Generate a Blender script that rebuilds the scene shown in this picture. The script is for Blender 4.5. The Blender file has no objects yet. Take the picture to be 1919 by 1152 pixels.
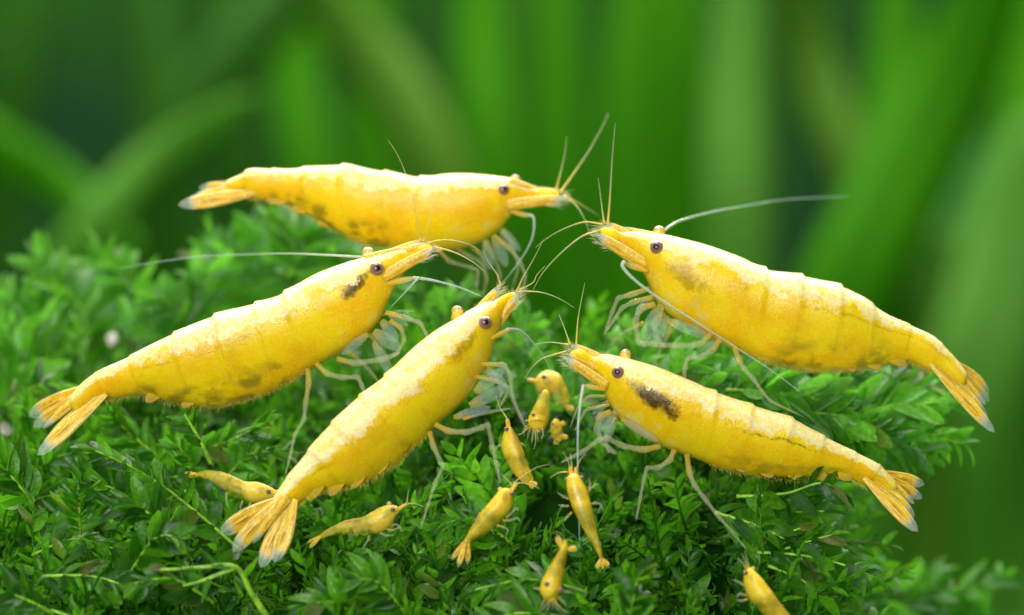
import bpy, math, random
import numpy as np
from mathutils import Vector, Matrix, noise as mnoise

random.seed(7); rng = np.random.default_rng(11)
R = math.radians
scene = bpy.context.scene
C = scene.collection
scene.unit_settings.system = 'METRIC'
scene.unit_settings.scale_length = 0.01          # one unit is one centimetre
scene.unit_settings.length_unit = 'CENTIMETERS'

# ------------------------------------------------------------------ camera
PITCH = R(8.0); DIST = 22.0; PXCM = 325.0; W0, H0 = 1919.0, 1152.0
cam_d = bpy.data.cameras.new('camera'); cam = bpy.data.objects.new('camera', cam_d); C.objects.link(cam)
cam_loc = Vector((0, -DIST*math.cos(PITCH), DIST*math.sin(PITCH)))
cam.location = cam_loc
cam.rotation_euler = (R(90)-PITCH, 0, 0)
cam_d.sensor_width = 36.0
cam_d.lens = 36.0*DIST/(W0/PXCM)
cam_d.clip_start = 0.5; cam_d.clip_end = 400
cam_d.dof.use_dof = True
cam_d.dof.focus_distance = DIST-0.05
cam_d.dof.aperture_fstop = cam_d.lens*1e-3/0.50
cam_d.dof.aperture_blades = 0
scene.camera = cam
FWD = Vector((0, math.cos(PITCH), -math.sin(PITCH)))
UPV = Vector((0, math.sin(PITCH), math.cos(PITCH)))
RGT = Vector((1, 0, 0))

# ------------------------------------------------------------------ light
world = bpy.data.worlds.new('World'); scene.world = world; world.use_nodes = True
bg = world.node_tree.nodes['Background']
bg.inputs[0].default_value = (0.30, 0.60, 0.42, 1); bg.inputs[1].default_value = 0.10
def area(name, loc, target, sx, sy, power, col):
    l = bpy.data.lights.new(name, 'AREA'); l.shape = 'RECTANGLE'; l.size = sx; l.size_y = sy
    l.energy = power; l.color = col
    o = bpy.data.objects.new(name, l); C.objects.link(o); o.location = loc
    o.rotation_euler = (Vector(target)-Vector(loc)).to_track_quat('-Z', 'Y').to_euler()
    return o
area('tank_hood_lamp', (-3, 1, 25), (0, 1, 0), 22, 16, 7000, (1.0, 0.97, 0.90))
area('tank_back_lamp', (0, 30, 28), (0, 30, 0), 60, 34, 57000, (1.0, 0.98, 0.90))
area('flash_softbox', (-6, -27, 7), (0, 0, 0), 14, 14, 8000, (1.0, 0.98, 0.94))

vs = scene.view_settings
vs.view_transform = 'Standard'; vs.look = 'None'; vs.exposure = 0.0; vs.gamma = 1.0
vs.use_curve_mapping = False
scene.render.engine = 'CYCLES'
scene.cycles.use_denoising = True
scene.cycles.max_bounces = 10
scene.cycles.transparent_max_bounces = 24
scene.cycles.caustics_reflective = False; scene.cycles.caustics_refractive = False
scene.cycles.sample_clamp_indirect = 6

# ------------------------------------------------------------------ helpers
def P(px, py, Y):
    """world point at depth plane y = Y that the picture position px, py belongs to"""
    d = FWD*DIST + RGT*((px-W0/2)/PXCM) - UPV*((py-H0/2)/PXCM)
    t = (Y-cam_loc.y)/d.y
    return cam_loc + d*t
def to_px(p):
    v = Vector(p)-cam_loc; dd = v.dot(FWD)
    return (v.dot(RGT)/dd*DIST*PXCM+W0/2, -v.dot(UPV)/dd*DIST*PXCM+H0/2)
def zpy(px, py, Y): return P(px, py, Y).z

def tag(o, label=None, cat=None, group=None, kind=None):
    if label: o['label'] = label
    if cat: o['category'] = cat
    if group: o['group'] = group
    if kind: o['kind'] = kind
    return o
def empty(name, loc):
    o = bpy.data.objects.new(name, None); C.objects.link(o); o.location = loc
    o.empty_display_size = 0.1
    return o
def mesh_obj(name, verts, faces, mat, parent=None, uvs=None, smooth=True, origin=None):
    if parent is not None and origin is None: origin = parent.location
    if origin is not None:
        verts = [(v[0]-origin[0], v[1]-origin[1], v[2]-origin[2]) for v in verts]
    me = bpy.data.meshes.new(name); me.from_pydata([tuple(v) for v in verts], [], faces)
    if uvs is not None:
        uvl = me.uv_layers.new(name='UVMap')
        idx = np.empty(len(me.loops), dtype=np.int32); me.loops.foreach_get('vertex_index', idx)
        uvl.data.foreach_set('uv', np.asarray(uvs, dtype=np.float32)[idx].ravel())
    if smooth: me.polygons.foreach_set('use_smooth', [True]*len(me.polygons))
    me.materials.append(mat); me.update()
    o = bpy.data.objects.new(name, me); C.objects.link(o)
    if parent is not None: o.parent = parent
    elif origin is not None: o.location = origin
    return o
def catmull(pts, sub):
    pts = [np.array(p, float) for p in pts]; out = []
    n = len(pts)
    for i in range(n-1):
        p0 = pts[max(i-1, 0)]; p1 = pts[i]; p2 = pts[i+1]; p3 = pts[min(i+2, n-1)]
        for k in range(sub):
            t = k/sub
            out.append(0.5*((2*p1)+(-p0+p2)*t+(2*p0-5*p1+4*p2-p3)*t*t+(-p0+3*p1-3*p2+p3)*t**3))
    out.append(pts[-1]); return out
def tube(pts, radii, sides=8, flat=1.0):
    """swept tube; returns verts, faces, uvs (u along, v around)"""
    pts = [Vector(p) for p in pts]; n = len(pts)
    verts, faces, uvs = [], [], []
    ref = Vector((0, -1, 0.2)).normalized()
    for i, p in enumerate(pts):
        t = (pts[min(i+1, n-1)]-pts[max(i-1, 0)])
        if t.length < 1e-9: t = Vector((0, 0, 1))
        t.normalize()
        a = t.cross(ref)
        if a.length < 1e-4: a = t.cross(Vector((1, 0, 0)))
        a.normalize(); b = a.cross(t).normalized()
        for k in range(sides):
            w = 2*math.pi*k/sides
            verts.append(p + a*(math.cos(w)*radii[i]) + b*(math.sin(w)*radii[i]*flat))
            uvs.append((i/(n-1), k/sides))
    for i in range(n-1):
        for k in range(sides):
            k2 = (k+1) % sides
            faces.append((i*sides+k, i*sides+k2, (i+1)*sides+k2, (i+1)*sides+k))
    faces.append(tuple(range(sides-1, -1, -1))); faces.append(tuple((n-1)*sides+k for k in range(sides)))
    return verts, faces, uvs
def join(parts):
    V, F, U = [], [], []
    for v, f, u in parts:
        o = len(V); V += list(v); U += list(u); F += [tuple(i+o for i in q) for q in f]
    return V, F, U

# ------------------------------------------------------------------ node helpers
class NT:
    def __init__(s, name):
        s.m = bpy.data.materials.new(name); s.m.use_nodes = True
        s.t = s.m.node_tree; s.t.nodes.clear()
        s.out = s.t.nodes.new('ShaderNodeOutputMaterial')
    def n(s, typ, **kw):
        nd = s.t.nodes.new(typ)
        for k, v in kw.items(): setattr(nd, k, v)
        return nd
    def put(s, sock, v):
        if isinstance(v, bpy.types.NodeSocket): s.t.links.new(v, sock)
        elif isinstance(v, (tuple, list)):
            sock.default_value = tuple(v)+(1,) if len(v) == 3 and sock.type == 'RGBA' else tuple(v)
        else: sock.default_value = v
    def math(s, op, a, b=0.0, c=0.0, clamp=False):
        nd = s.n('ShaderNodeMath', operation=op, use_clamp=clamp)
        s.put(nd.inputs[0], a); s.put(nd.inputs[1], b)
        if op in ('MULTIPLY_ADD',): s.put(nd.inputs[2], c)
        return nd.outputs[0]
    def smooth(s, v, lo, hi, a=0.0, b=1.0):
        nd = s.n('ShaderNodeMapRange', interpolation_type='SMOOTHSTEP')
        s.put(nd.inputs[0], v); s.put(nd.inputs[1], lo); s.put(nd.inputs[2], hi); s.put(nd.inputs[3], a); s.put(nd.inputs[4], b)
        return nd.outputs[0]
    def mix(s, f, a, b):
        nd = s.n('ShaderNodeMix', data_type='RGBA')
        s.put(nd.inputs[0], f); s.put(nd.inputs[6], a); s.put(nd.inputs[7], b)
        return nd.outputs[2]
    def noise(s, vec, scale, detail=3, rough=0.55, col=False):
        nd = s.n('ShaderNodeTexNoise'); nd.inputs['Scale'].default_value = scale
        nd.inputs['Detail'].default_value = detail; nd.inputs['Roughness'].default_value = rough
        if vec is not None: s.put(nd.inputs['Vector'], vec)
        return nd.outputs[1 if col else 0]
    def vor(s, vec, scale, feature='F1', smooth=0.0):
        nd = s.n('ShaderNodeTexVoronoi', feature=feature); nd.inputs['Scale'].default_value = scale
        if vec is not None: s.put(nd.inputs['Vector'], vec)
        return nd
    def ramp(s, v, stops):
        nd = s.n('ShaderNodeValToRGB'); e = nd.color_ramp.elements
        while len(e) < len(stops): e.new(0.5)
        for k, (p, c) in enumerate(stops): e[k].position = p; e[k].color = tuple(c)+(1,)
        s.put(nd.inputs[0], v); return nd.outputs[0]
    def uv(s):
        nd = s.n('ShaderNodeUVMap'); nd.uv_map = 'UVMap'
        sp = s.n('ShaderNodeSeparateXYZ'); s.t.links.new(nd.outputs[0], sp.inputs[0])
        return nd.outputs[0], sp.outputs[0], sp.outputs[1]
    def obj(s): return s.n('ShaderNodeTexCoord').outputs['Object']
    def vec(s, x, y, z=0.0):
        nd = s.n('ShaderNodeCombineXYZ'); s.put(nd.inputs[0], x); s.put(nd.inputs[1], y); s.put(nd.inputs[2], z)
        return nd.outputs[0]
    def bump(s, h, strength, dist):
        nd = s.n('ShaderNodeBump'); nd.inputs['Strength'].default_value = strength; nd.inputs['Distance'].default_value = dist
        s.put(nd.inputs['Height'], h); return nd.outputs[0]
    def bsdf(s, **kw):
        nd = s.n('ShaderNodeBsdfPrincipled')
        for k, v in kw.items(): s.put(nd.inputs[k.replace('_', ' ')], v)
        return nd.outputs[0]
    def done(s, shader): s.t.links.new(shader, s.out.inputs[0]); return s.m

# ------------------------------------------------------------------ shrimp materials
def shell_material(name, seed=0.0, stripe=0.20, blotch=(0.20, 0.28, 0.05, 0.10, 0.9), eggs=0.6, pale=0.0, see=0.0, gut=0.5):
    t = NT(name); uvv, u, v = t.uv(); ob = t.obj()
    sh = t.n('ShaderNodeVectorMath', operation='ADD'); t.put(sh.inputs[0], ob); t.put(sh.inputs[1], (seed, seed*1.7, -seed)); ob = sh.outputs[0]
    n1 = t.noise(ob, 3.2, 3); n2 = t.noise(ob, 11, 4); n3 = t.noise(ob, 42, 3, 0.6); n4 = t.noise(ob, 130, 2, 0.6)
    col = t.mix(t.smooth(n1, 0.36, 0.64), (0.88, 0.53, 0.002), (0.95, 0.70, 0.004))
    col = t.mix(t.smooth(n2, 0.48, 0.68, 0, 0.60), col, (0.95, 0.75, 0.010))
    n5 = t.noise(ob, 75, 2, 0.5)
    col = t.mix(t.smooth(n5, 0.56, 0.70, 0, 0.40), col, (0.97, 0.78, 0.08))
    col = t.mix(t.smooth(n5, 0.42, 0.32, 0, 0.25), col, (0.78, 0.46, 0.002))
    n6 = t.noise(ob, 5.5, 3)
    col = t.mix(t.smooth(n6, 0.55, 0.72, 0, 0.55), col, (0.66, 0.43, 0.004))
    # fine pigment cells
    cells = t.vor(ob, 150).outputs[0]
    col = t.mix(t.math('MULTIPLY', t.smooth(cells, 0.42, 0.10), t.smooth(n3, 0.42, 0.62, 0.0, 0.55)), col, (0.97, 0.74, 0.14))
    col = t.mix(t.math('MULTIPLY', t.smooth(n4, 0.60, 0.70), 0.35), col, (0.70, 0.36, 0.005))
    # body seen through the shell : brood under the abdomen
    if eggs > 0:
        em = t.math('MULTIPLY', t.smooth(v, 0.46, 0.62), t.smooth(v, 0.98, 0.82))
        em = t.math('MULTIPLY', em, t.math('MULTIPLY', t.smooth(u, 0.42, 0.50), t.smooth(u, 0.86, 0.76)))
        ev = t.vor(ob, 8.0, 'SMOOTH_F1').outputs[0]
        em = t.math('MULTIPLY', em, t.math('MULTIPLY', t.smooth(ev, 0.62, 0.34), t.smooth(n2, 0.36, 0.60)))
        col = t.mix(t.math('MULTIPLY', em, eggs), col, (0.36, 0.27, 0.01))
    # pale whitish marbling on the gill cover
    gm = t.math('MULTIPLY', t.smooth(u, 0.05, 0.14), t.smooth(u, 0.36, 0.26))
    gm = t.math('MULTIPLY', gm, t.smooth(v, 0.42, 0.66))
    col = t.mix(t.math('MULTIPLY', gm, t.smooth(n2, 0.48, 0.66, 0, 0.50)), col, (0.80, 0.72, 0.30))
    # dark gut patch behind the eye
    bu, bv, su, sv, bs = blotch
    if bs > 0:
        du = t.math('DIVIDE', t.math('SUBTRACT', u, bu), su); dv = t.math('DIVIDE', t.math('SUBTRACT', v, bv), sv)
        dv = t.math('SUBTRACT', dv, t.math('MULTIPLY', du, 0.45))
        d2 = t.math('ADD', t.math('MULTIPLY', du, du), t.math('MULTIPLY', dv, dv))
        d2 = t.math('MULTIPLY_ADD', t.math('SUBTRACT', n2, 0.5), 2.6, d2)
        d2 = t.math('MULTIPLY_ADD', t.math('SUBTRACT', n3, 0.5), 1.6, d2)
        bm = t.math('MULTIPLY', t.smooth(d2, 1.25, 0.0), bs)
        col = t.mix(bm, col, (0.085, 0.052, 0.008))
    # cream saddle along the back
    e = t.math('MULTIPLY_ADD', t.math('SUBTRACT', n2, 0.5), 0.26, v)
    stv = t.noise(t.vec(t.math('MULTIPLY', u, 60.0), t.math('MULTIPLY', v, 5.0), seed), 1.0, 3)
    e = t.math('MULTIPLY_ADD', t.math('SUBTRACT', stv, 0.5), 0.16, e)
    e = t.math('MULTIPLY_ADD', t.math('SUBTRACT', n3, 0.5), 0.17, e)
    e = t.math('ADD', e, t.smooth(u, 0.02, -0.05, 0.0, 0.35))
    wid = t.math('MULTIPLY_ADD', t.math('SINE', t.math('MULTIPLY', u, 37.0)), 0.012, stripe)
    sm = t.smooth(t.math('SUBTRACT', wid, e), -0.012, 0.022)
    cream = t.mix(t.smooth(n3, 0.40, 0.62), (0.90, 0.73, 0.26), (0.93, 0.84, 0.50))
    cream = t.mix(t.smooth(n2, 0.55, 0.66, 0, 0.70), cream, (0.94, 0.62, 0.05))
    cream = t.mix(t.smooth(t.noise(ob, 24, 3), 0.60, 0.72, 0, 0.6), cream, (0.70, 0.50, 0.12))
    # a thin dark edge under the saddle where pigment collects
    edge = t.math('MULTIPLY', t.smooth(t.math('SUBTRACT', wid, e), -0.07, -0.01), t.smooth(n4, 0.50, 0.66))
    col = t.mix(t.math('MULTIPLY', edge, 0.5), col, (0.40, 0.20, 0.01))
    col = t.mix(t.math('MULTIPLY', sm, 0.93), col, cream)
    ph = t.math('FRACT', t.math('MULTIPLY', t.math('SUBTRACT', t.math('MULTIPLY_ADD', t.math('SUBTRACT', n2, 0.5), 0.012, u), 0.40), 10.0))
    seam = t.math('MULTIPLY', t.smooth(ph, 0.90, 0.985), t.math('MULTIPLY', t.smooth(u, 0.39, 0.42), t.smooth(v, 0.75, 0.45)))
    col = t.mix(t.math('MULTIPLY', seam, t.smooth(n2, 0.35, 0.60, 0.06, 0.34)), col, (0.62, 0.36, 0.01))
    gl = t.smooth(t.math('ABSOLUTE', t.math('SUBTRACT', t.math('MULTIPLY_ADD', t.math('SUBTRACT', n2, 0.5), 0.10, v), stripe+0.06)), 0.030, 0.0)
    gl = t.math('MULTIPLY', gl, t.math('MULTIPLY', t.smooth(u, 0.44, 0.52), t.smooth(t.math('ADD', n3, t.math('MULTIPLY', n6, 0.5)), 0.62, 0.84)))
    gl = t.math('MULTIPLY', gl, t.smooth(n1, 0.42, 0.60, 0.1, 0.8))
    col = t.mix(t.math('MULTIPLY', gl, gut), col, (0.22, 0.13, 0.01))
    rag = t.math('MULTIPLY_ADD', t.math('SUBTRACT', n3, 0.5), 0.22, v)
    alpha = t.smooth(rag, 0.66, 1.0, 1.0, 0.32)
    if see > 0:
        sa = t.math('MULTIPLY', t.smooth(u, 0.36, 0.48), t.smooth(n2, 0.72, 0.34, 0.2, 1.0))
        alpha = t.math('SUBTRACT', alpha, t.math('MULTIPLY', sa, see))
    if pale > 0:
        col = t.mix(pale, col, (0.70, 0.62, 0.12))
        alpha = t.math('SUBTRACT', alpha, t.smooth(v, 0.45, 0.95, 0.0, 0.35), clamp=True)
        ret = t.vor(ob, 46, 'DISTANCE_TO_EDGE').outputs[0]
        col = t.mix(t.smooth(ret, 0.10, 0.02, 0, 0.35), col, (0.50, 0.34, 0.01))
    hb = t.math('ADD', t.math('MULTIPLY', n3, 0.6), t.math('MULTIPLY', cells, 0.3))
    sh = t.bsdf(Base_Color=col, Roughness=t.smooth(n3, 0.3, 0.7, 0.20, 0.40), Specular_IOR_Level=0.5, Alpha=alpha,
                Subsurface_Weight=0.55, Subsurface_Radius=(0.13, 0.105, 0.014), Subsurface_Scale=0.7,
                Normal=t.bump(hb, 0.32, 0.014))
    return t.done(sh)

def paddle_material(name, tipc=(0.62, 0.72, 0.66), see=0.45):
    t = NT(name); uvv, u, v = t.uv(); ob = t.obj()
    st = t.noise(t.vec(t.math('MULTIPLY', u, 1.6), t.math('MULTIPLY', v, 9.0)), 1.6, 3)
    n3 = t.noise(ob, 60, 3, 0.6)
    col = t.mix(t.smooth(st, 0.36, 0.62), (0.62, 0.33, 0.005), (0.95, 0.62, 0.03))
    col = t.mix(t.smooth(n3, 0.52, 0.66, 0, 0.75), col, (0.96, 0.80, 0.28))
    edge = t.smooth(t.math('ABSOLUTE', t.math('SUBTRACT', v, 0.5)), 0.36, 0.47)
    col = t.mix(t.math('MULTIPLY', edge, 0.6), col, (0.96, 0.80, 0.30))
    tip = t.smooth(t.math('MULTIPLY_ADD', t.math('SUBTRACT', n3, 0.5), 0.12, u), 0.74, 0.90)
    col = t.mix(tip, col, tipc)
    al = t.math('SUBTRACT', 1.0, t.math('MULTIPLY', t.smooth(st, 0.50, 0.34), see))
    al = t.math('MULTIPLY', al, t.math('SUBTRACT', 1.0, t.math('MULTIPLY', tip, 0.78)))
    hb = t.math('ADD', st, t.math('MULTIPLY', n3, 0.3))
    sh = t.bsdf(Base_Color=col, Roughness=0.35, Alpha=al, Subsurface_Weight=0.2, Subsurface_Radius=(0.06, 0.04, 0.01),
                Subsurface_Scale=0.4, Normal=t.bump(hb, 0.35, 0.012))
    return t.done(sh)

def limb_material(name, base=(0.85, 0.58, 0.06), far=(0.74, 0.76, 0.52), lo=0.0, hi=0.36, alpha=0.20, alpha0=0.50):
    t = NT(name); uvv, u, v = t.uv(); ob = t.obj()
    n = t.noise(ob, 26, 3); sp = t.noise(ob, 90, 2, 0.6)
    f = t.smooth(t.math('MULTIPLY_ADD', t.math('SUBTRACT', n, 0.5), 0.5, u), lo, hi)
    col = t.mix(f, base, far)
    col = t.mix(t.smooth(sp, 0.67, 0.72, 0, 0.9), col, (0.97, 0.86, 0.42))
    al = t.math('MULTIPLY_ADD', f, alpha-alpha0, alpha0)
    al = t.math('ADD', al, t.smooth(sp, 0.67, 0.72, 0, 0.45), clamp=True)
    sh = t.bsdf(Base_Color=col, Roughness=0.16, Specular_IOR_Level=0.9, Alpha=al, Transmission_Weight=0.25, IOR=1.12,
                Subsurface_Weight=0.2, Subsurface_Radius=(0.04, 0.04, 0.03), Subsurface_Scale=0.4)
    return t.done(sh)

def plain(name, col, rough=0.4, alpha=1.0, var=0.0, scale=20, **kw):
    t = NT(name); n = t.noise(t.obj(), scale, 3)
    c = t.mix(t.smooth(n, 0.35, 0.65), tuple(x*(1-var) for x in col), tuple(min(1, x*(1+var)) for x in col))
    return t.done(t.bsdf(Base_Color=c, Roughness=rough, Alpha=alpha, **kw))

def eye_material():
    t = NT('eye_bead'); sp = t.n('ShaderNodeSeparateXYZ'); t.put(sp.inputs[0], t.obj())
    z = t.math('MULTIPLY_ADD', t.math('SUBTRACT', t.noise(t.obj(), 260, 2), 0.5), 0.15, sp.outputs[2])
    col = t.ramp(z, [(0.0, (0.62, 0.42, 0.12)), (0.12, (0.40, 0.24, 0.12)), (0.45, (0.30, 0.17, 0.12)), (0.76, (0.27, 0.15, 0.12)), (0.92, (0.15, 0.07, 0.06)), (1.0, (0.02, 0.01, 0.01))])
    return t.done(t.bsdf(Base_Color=col, Roughness=0.2, Specular_IOR_Level=0.5, Coat_Weight=0.8, Coat_Roughness=0.05))

M_EYE = eye_material()
M_PUPIL = plain('pupil_black', (0.012, 0.006, 0.006), 0.2, var=0.2)
M_STALK = limb_material('eye_stalk_shell', base=(0.9, 0.6, 0.04), far=(0.95, 0.74, 0.16), lo=0, hi=1, alpha=0.95, alpha0=0.95)
M_FAN = paddle_material('tail_fan_membrane', see=0.72)
M_FANB = paddle_material('baby_fan_membrane', tipc=(0.60, 0.66, 0.30), see=0.8)
M_SCALE = paddle_material('antennal_scale_shell', tipc=(0.80, 0.84, 0.76), see=0.10)
M_LEG = limb_material('leg_shell')
M_CLEAR = limb_material('mouthpart_shell', base=(0.75, 0.60, 0.14), far=(0.58, 0.74, 0.72), lo=0.0, hi=0.5, alpha=0.16, alpha0=0.40)
M_ABASE = limb_material('antenna_base_shell', base=(0.9, 0.62, 0.05), far=(0.85, 0.74, 0.25), lo=0.2, hi=0.9, alpha=0.5, alpha0=0.9)
M_FEELER = limb_material('feeler_yellow', base=(0.92, 0.66, 0.08), far=(0.78, 0.80, 0.42), lo=0.02, hi=0.50, alpha=0.42, alpha0=0.85)
M_WHIP = limb_material('antenna_pale', base=(0.70, 0.78, 0.66), far=(0.52, 0.74, 0.66), lo=0.0, hi=0.6, alpha=0.40, alpha0=0.65)
M_FUZZ = plain('belly_fuzz', (0.92, 0.68, 0.12), 0.5, alpha=0.38, var=0.2)
M_SWIM = limb_material('swimmeret_shell', base=(0.88, 0.58, 0.03), far=(0.85, 0.62, 0.10), lo=0.5, hi=1.0, alpha=0.45, alpha0=0.9)
M_BRISTLE = plain('bristle_pale', (0.86, 0.82, 0.52), 0.5, alpha=0.55, var=0.1)

# ------------------------------------------------------------------ shrimp parts
PX = 1.0/PXCM
def paddle(name, parent, base, tip, hw, Y0, Y1, mat, kind='uropod', bend=0.0, tilt=0.0, thick=0.16, ns=18, nt=9):
    b = P(base[0], base[1], Y0); e = P(tip[0], tip[1], Y1); L = e-b
    t = L.normalized(); side = t.cross(Vector((0, -1, 0))).normalized(); nrm = side.cross(t).normalized()
    q = Matrix.Rotation(tilt, 3, t); side = q @ side; nrm = q @ nrm
    hwc = hw*PX
    def prof(s):
        if kind == 'uropod': return (0.30+0.70*math.sin(min(1, s/0.66)*math.pi/2))*math.sqrt(max(0.0, 1-max(0, (s-0.55)/0.45)**2.2))
        if kind == 'telson': return (1.0-0.66*s)*math.sqrt(max(0.0, 1-max(0, (s-0.86)/0.14)**2))
        if kind == 'scale': return (0.78+0.22*math.sin(s*math.pi))*(1-0.30*s)*math.sqrt(max(0.0, 1-max(0, (s-0.72)/0.28)**2.4))
        if kind == 'rostrum': return (1-s)**0.8+0.02
        if kind == 'mouth': return (0.45+0.55*math.sin(s*math.pi))*math.sqrt(max(0.0, 1-max(0, (s-0.8)/0.2)**2))
        return 1-s
    V, U, F = [], [], []
    rows = []
    for i in range(ns+1):
        s = i/ns; w = max(prof(s), 0.012)*hwc
        c = b+L*s+side*(bend*PX*math.sin(s*math.pi))
        top, bot = [], []
        for k in range(nt):
            a = -1+2*k/(nt-1)
            th = hwc*thick*(1-a*a)*max(prof(s), 0.05)
            rib = hwc*0.05*math.cos(a*math.pi*2)*(1-a*a)
            top.append(len(V)); V.append(c+side*(a*w)+nrm*(th+rib)); U.append((s, k/(nt-1)))
        for k in range(1, nt-1):
            a = -1+2*k/(nt-1); th = hwc*thick*(1-a*a)*max(prof(s), 0.05)
            bot.append(len(V)); V.append(c+side*(a*w)-nrm*th); U.append((s, k/(nt-1)))
        rows.append(top+bot[::-1])
    m = len(rows[0])
    for i in range(ns):
        for k in range(m):
            k2 = (k+1) % m
            F.append((rows[i][k], rows[i][k2], rows[i+1][k2], rows[i+1][k]))
    F.append(tuple(rows[0][::-1])); F.append(tuple(rows[-1]))
    return mesh_obj(name, V, F, mat, parent, U)

def limb(name, parent, pts, Y, r0, r1, mat, dY=0.0, sub=4, joints=True, taper=1.0, sides=8, smooth=False):
    """pts picture positions; Y depth at the root, Y+dY at the tip"""
    n = len(pts)
    if smooth: q = catmull(pts, sub*2)
    else:
        # straight articles with softened joints
        q = [np.array(pts[0], float)]
        for i in range(1, n):
            a = np.array(pts[i-1], float); b = np.array(pts[i], float)
            lo = 0.12 if i > 1 else 0.0; hi = 0.88 if i < n-1 else 1.0
            for k in range(sub+1):
                f = lo+(hi-lo)*k/sub
                if i == 1 and k == 0: continue
                q.append(a+(b-a)*f)
    m = len(q); W = []; Rr = []
    for i, p in enumerate(q):
        f = i/(m-1)
        W.append(P(p[0], p[1], Y+dY*f))
        r = (r0+(r1-r0)*f**taper)*PX
        if joints and not smooth and i > 0 and i < m-1 and (i % (sub+1)) in (0, sub): r *= 1.28
        Rr.append(r)
    Rr[-1] *= 0.4
    v, fc, u = tube(W, Rr, sides)
    return mesh_obj(name, v, fc, mat, parent, u)

def hairs(name, parent, specs, mat):
    """specs: list of (point, direction, length, radius)"""
    parts = []
    for p, d, L, r in specs:
        p = Vector(p); d = Vector(d).normalized(); s = Vector((random.uniform(-1, 1), random.uniform(-1, 1), random.uniform(-1, 1)))*0.25
        pts = [p, p+d*L*0.5+s*L*0.2, p+d*L+s*L*0.8]
        v, f, u = tube(pts, [r, r*0.7, r*0.15], 3); parts.append((v, f, u))
    V, F, U = join(parts)
    return tag(mesh_obj(name, V, F, mat, parent, U), kind='stuff')

def shrimp_body(parent, pairs, Y0, Y1, roll, mat, kcar=0.62, kab=0.60, cidx=7, sub=9, ridge=0.062, ns=0, nth=44, part='body'):
    """continuous skin swept through paired outline points (back, belly)"""
    q = catmull([(a[0], a[1], b[0], b[1]) for a, b in pairs], sub)
    n = len(q); total = len(pairs)-1
    V, U, F = [], [], []
    frames = []
    for i, w in enumerate(q):
        f = i/(n-1)*total-ns                   # index along the pairs, below zero on the snout
        u = 0.40*f/cidx if f < cidx else 0.40+0.60*(f-cidx)/(total-ns-cidx)
        Y = Y0+(Y1-Y0)*i/(n-1)
        D = P(w[0], w[1], Y); B = P(w[2], w[3], Y)
        frames.append([(D+B)*0.5, (D-B)*0.5, u])
    for i in range(n):
        c, up, u = frames[i]
        tan = (frames[min(i+1, n-1)][0]-frames[max(i-1, 0)][0]).normalized()
        nr = tan.cross(up).normalized()
        if nr.y > 0: nr = -nr                  # towards the viewer's flank
        H = up.length; upn = up.normalized()
        k = kcar+(kab-kcar)*min(1, max(0, (u-0.35)/0.15))
        k *= 1.0+0.12*math.exp(-((u-0.28)/0.14)**2)
        if ns and u < 0.10: k *= 0.62+0.38*max(0.0, min(1.0, (u+0.10)/0.20))
        fac = math.sqrt(math.cos(roll)**2+(k*math.sin(roll))**2)
        h = H/fac; wd = k*h
        ax = upn*math.cos(roll)+nr*math.sin(roll); lx = nr*math.cos(roll)-upn*math.sin(roll)
        # closing caps
        cap = 1.0
        if i < 5: cap = math.sqrt(max(0.02, 1-((5-i)/5.2)**2))
        if i > n-4: cap = math.sqrt(max(0.05, 1-((i-(n-4))/3.4)**2))
        # overlapping abdominal plates
        sg = 0.0; lobe = 0.0
        if u > 0.385:
            x = (u-0.40)/0.60*6.0; ph = x-math.floor(x)
            sg = ridge*(ph**2.2)*(1.0 if x < 5.6 else 0.3) if x > 0 else 0
            lobe = 0.05*math.sin(ph*math.pi) if 0 < x < 5 else 0
        if 0.365 < u <= 0.40: sg = ridge*1.0*(u-0.365)/0.035
        for j in range(nth):
            th = 2*math.pi*j/nth
            cs, sn = math.cos(th), math.sin(th)
            rr = 1.0+sg*max(0, 0.35+0.65*cs)+lobe*max(0, -cs-0.35)
            lat = sn*(1.0+0.10*cs)*(abs(sn)**-0.12 if abs(sn) > 1e-3 else 1)
            wob = 1+0.012*mnoise.noise(Vector((c.x*6+cs, c.z*6+sn, c.y*3)))
            V.append(c+(ax*(h*cs)+lx*(wd*lat))*(rr*cap*wob))
            vv = abs(((j/nth)+0.5) % 1.0-0.5)*2
            U.append((u, vv))
    for i in range(n-1):
        for j in range(nth):
            j2 = (j+1) % nth
            F.append((i*nth+j, i*nth+j2, (i+1)*nth+j2, (i+1)*nth+j))
    F.append(tuple(range(nth-1, -1, -1))); F.append(tuple((n-1)*nth+j for j in range(nth)))
    o = mesh_obj(part, V, F, mat, parent, U)
    return o, frames, q

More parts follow.
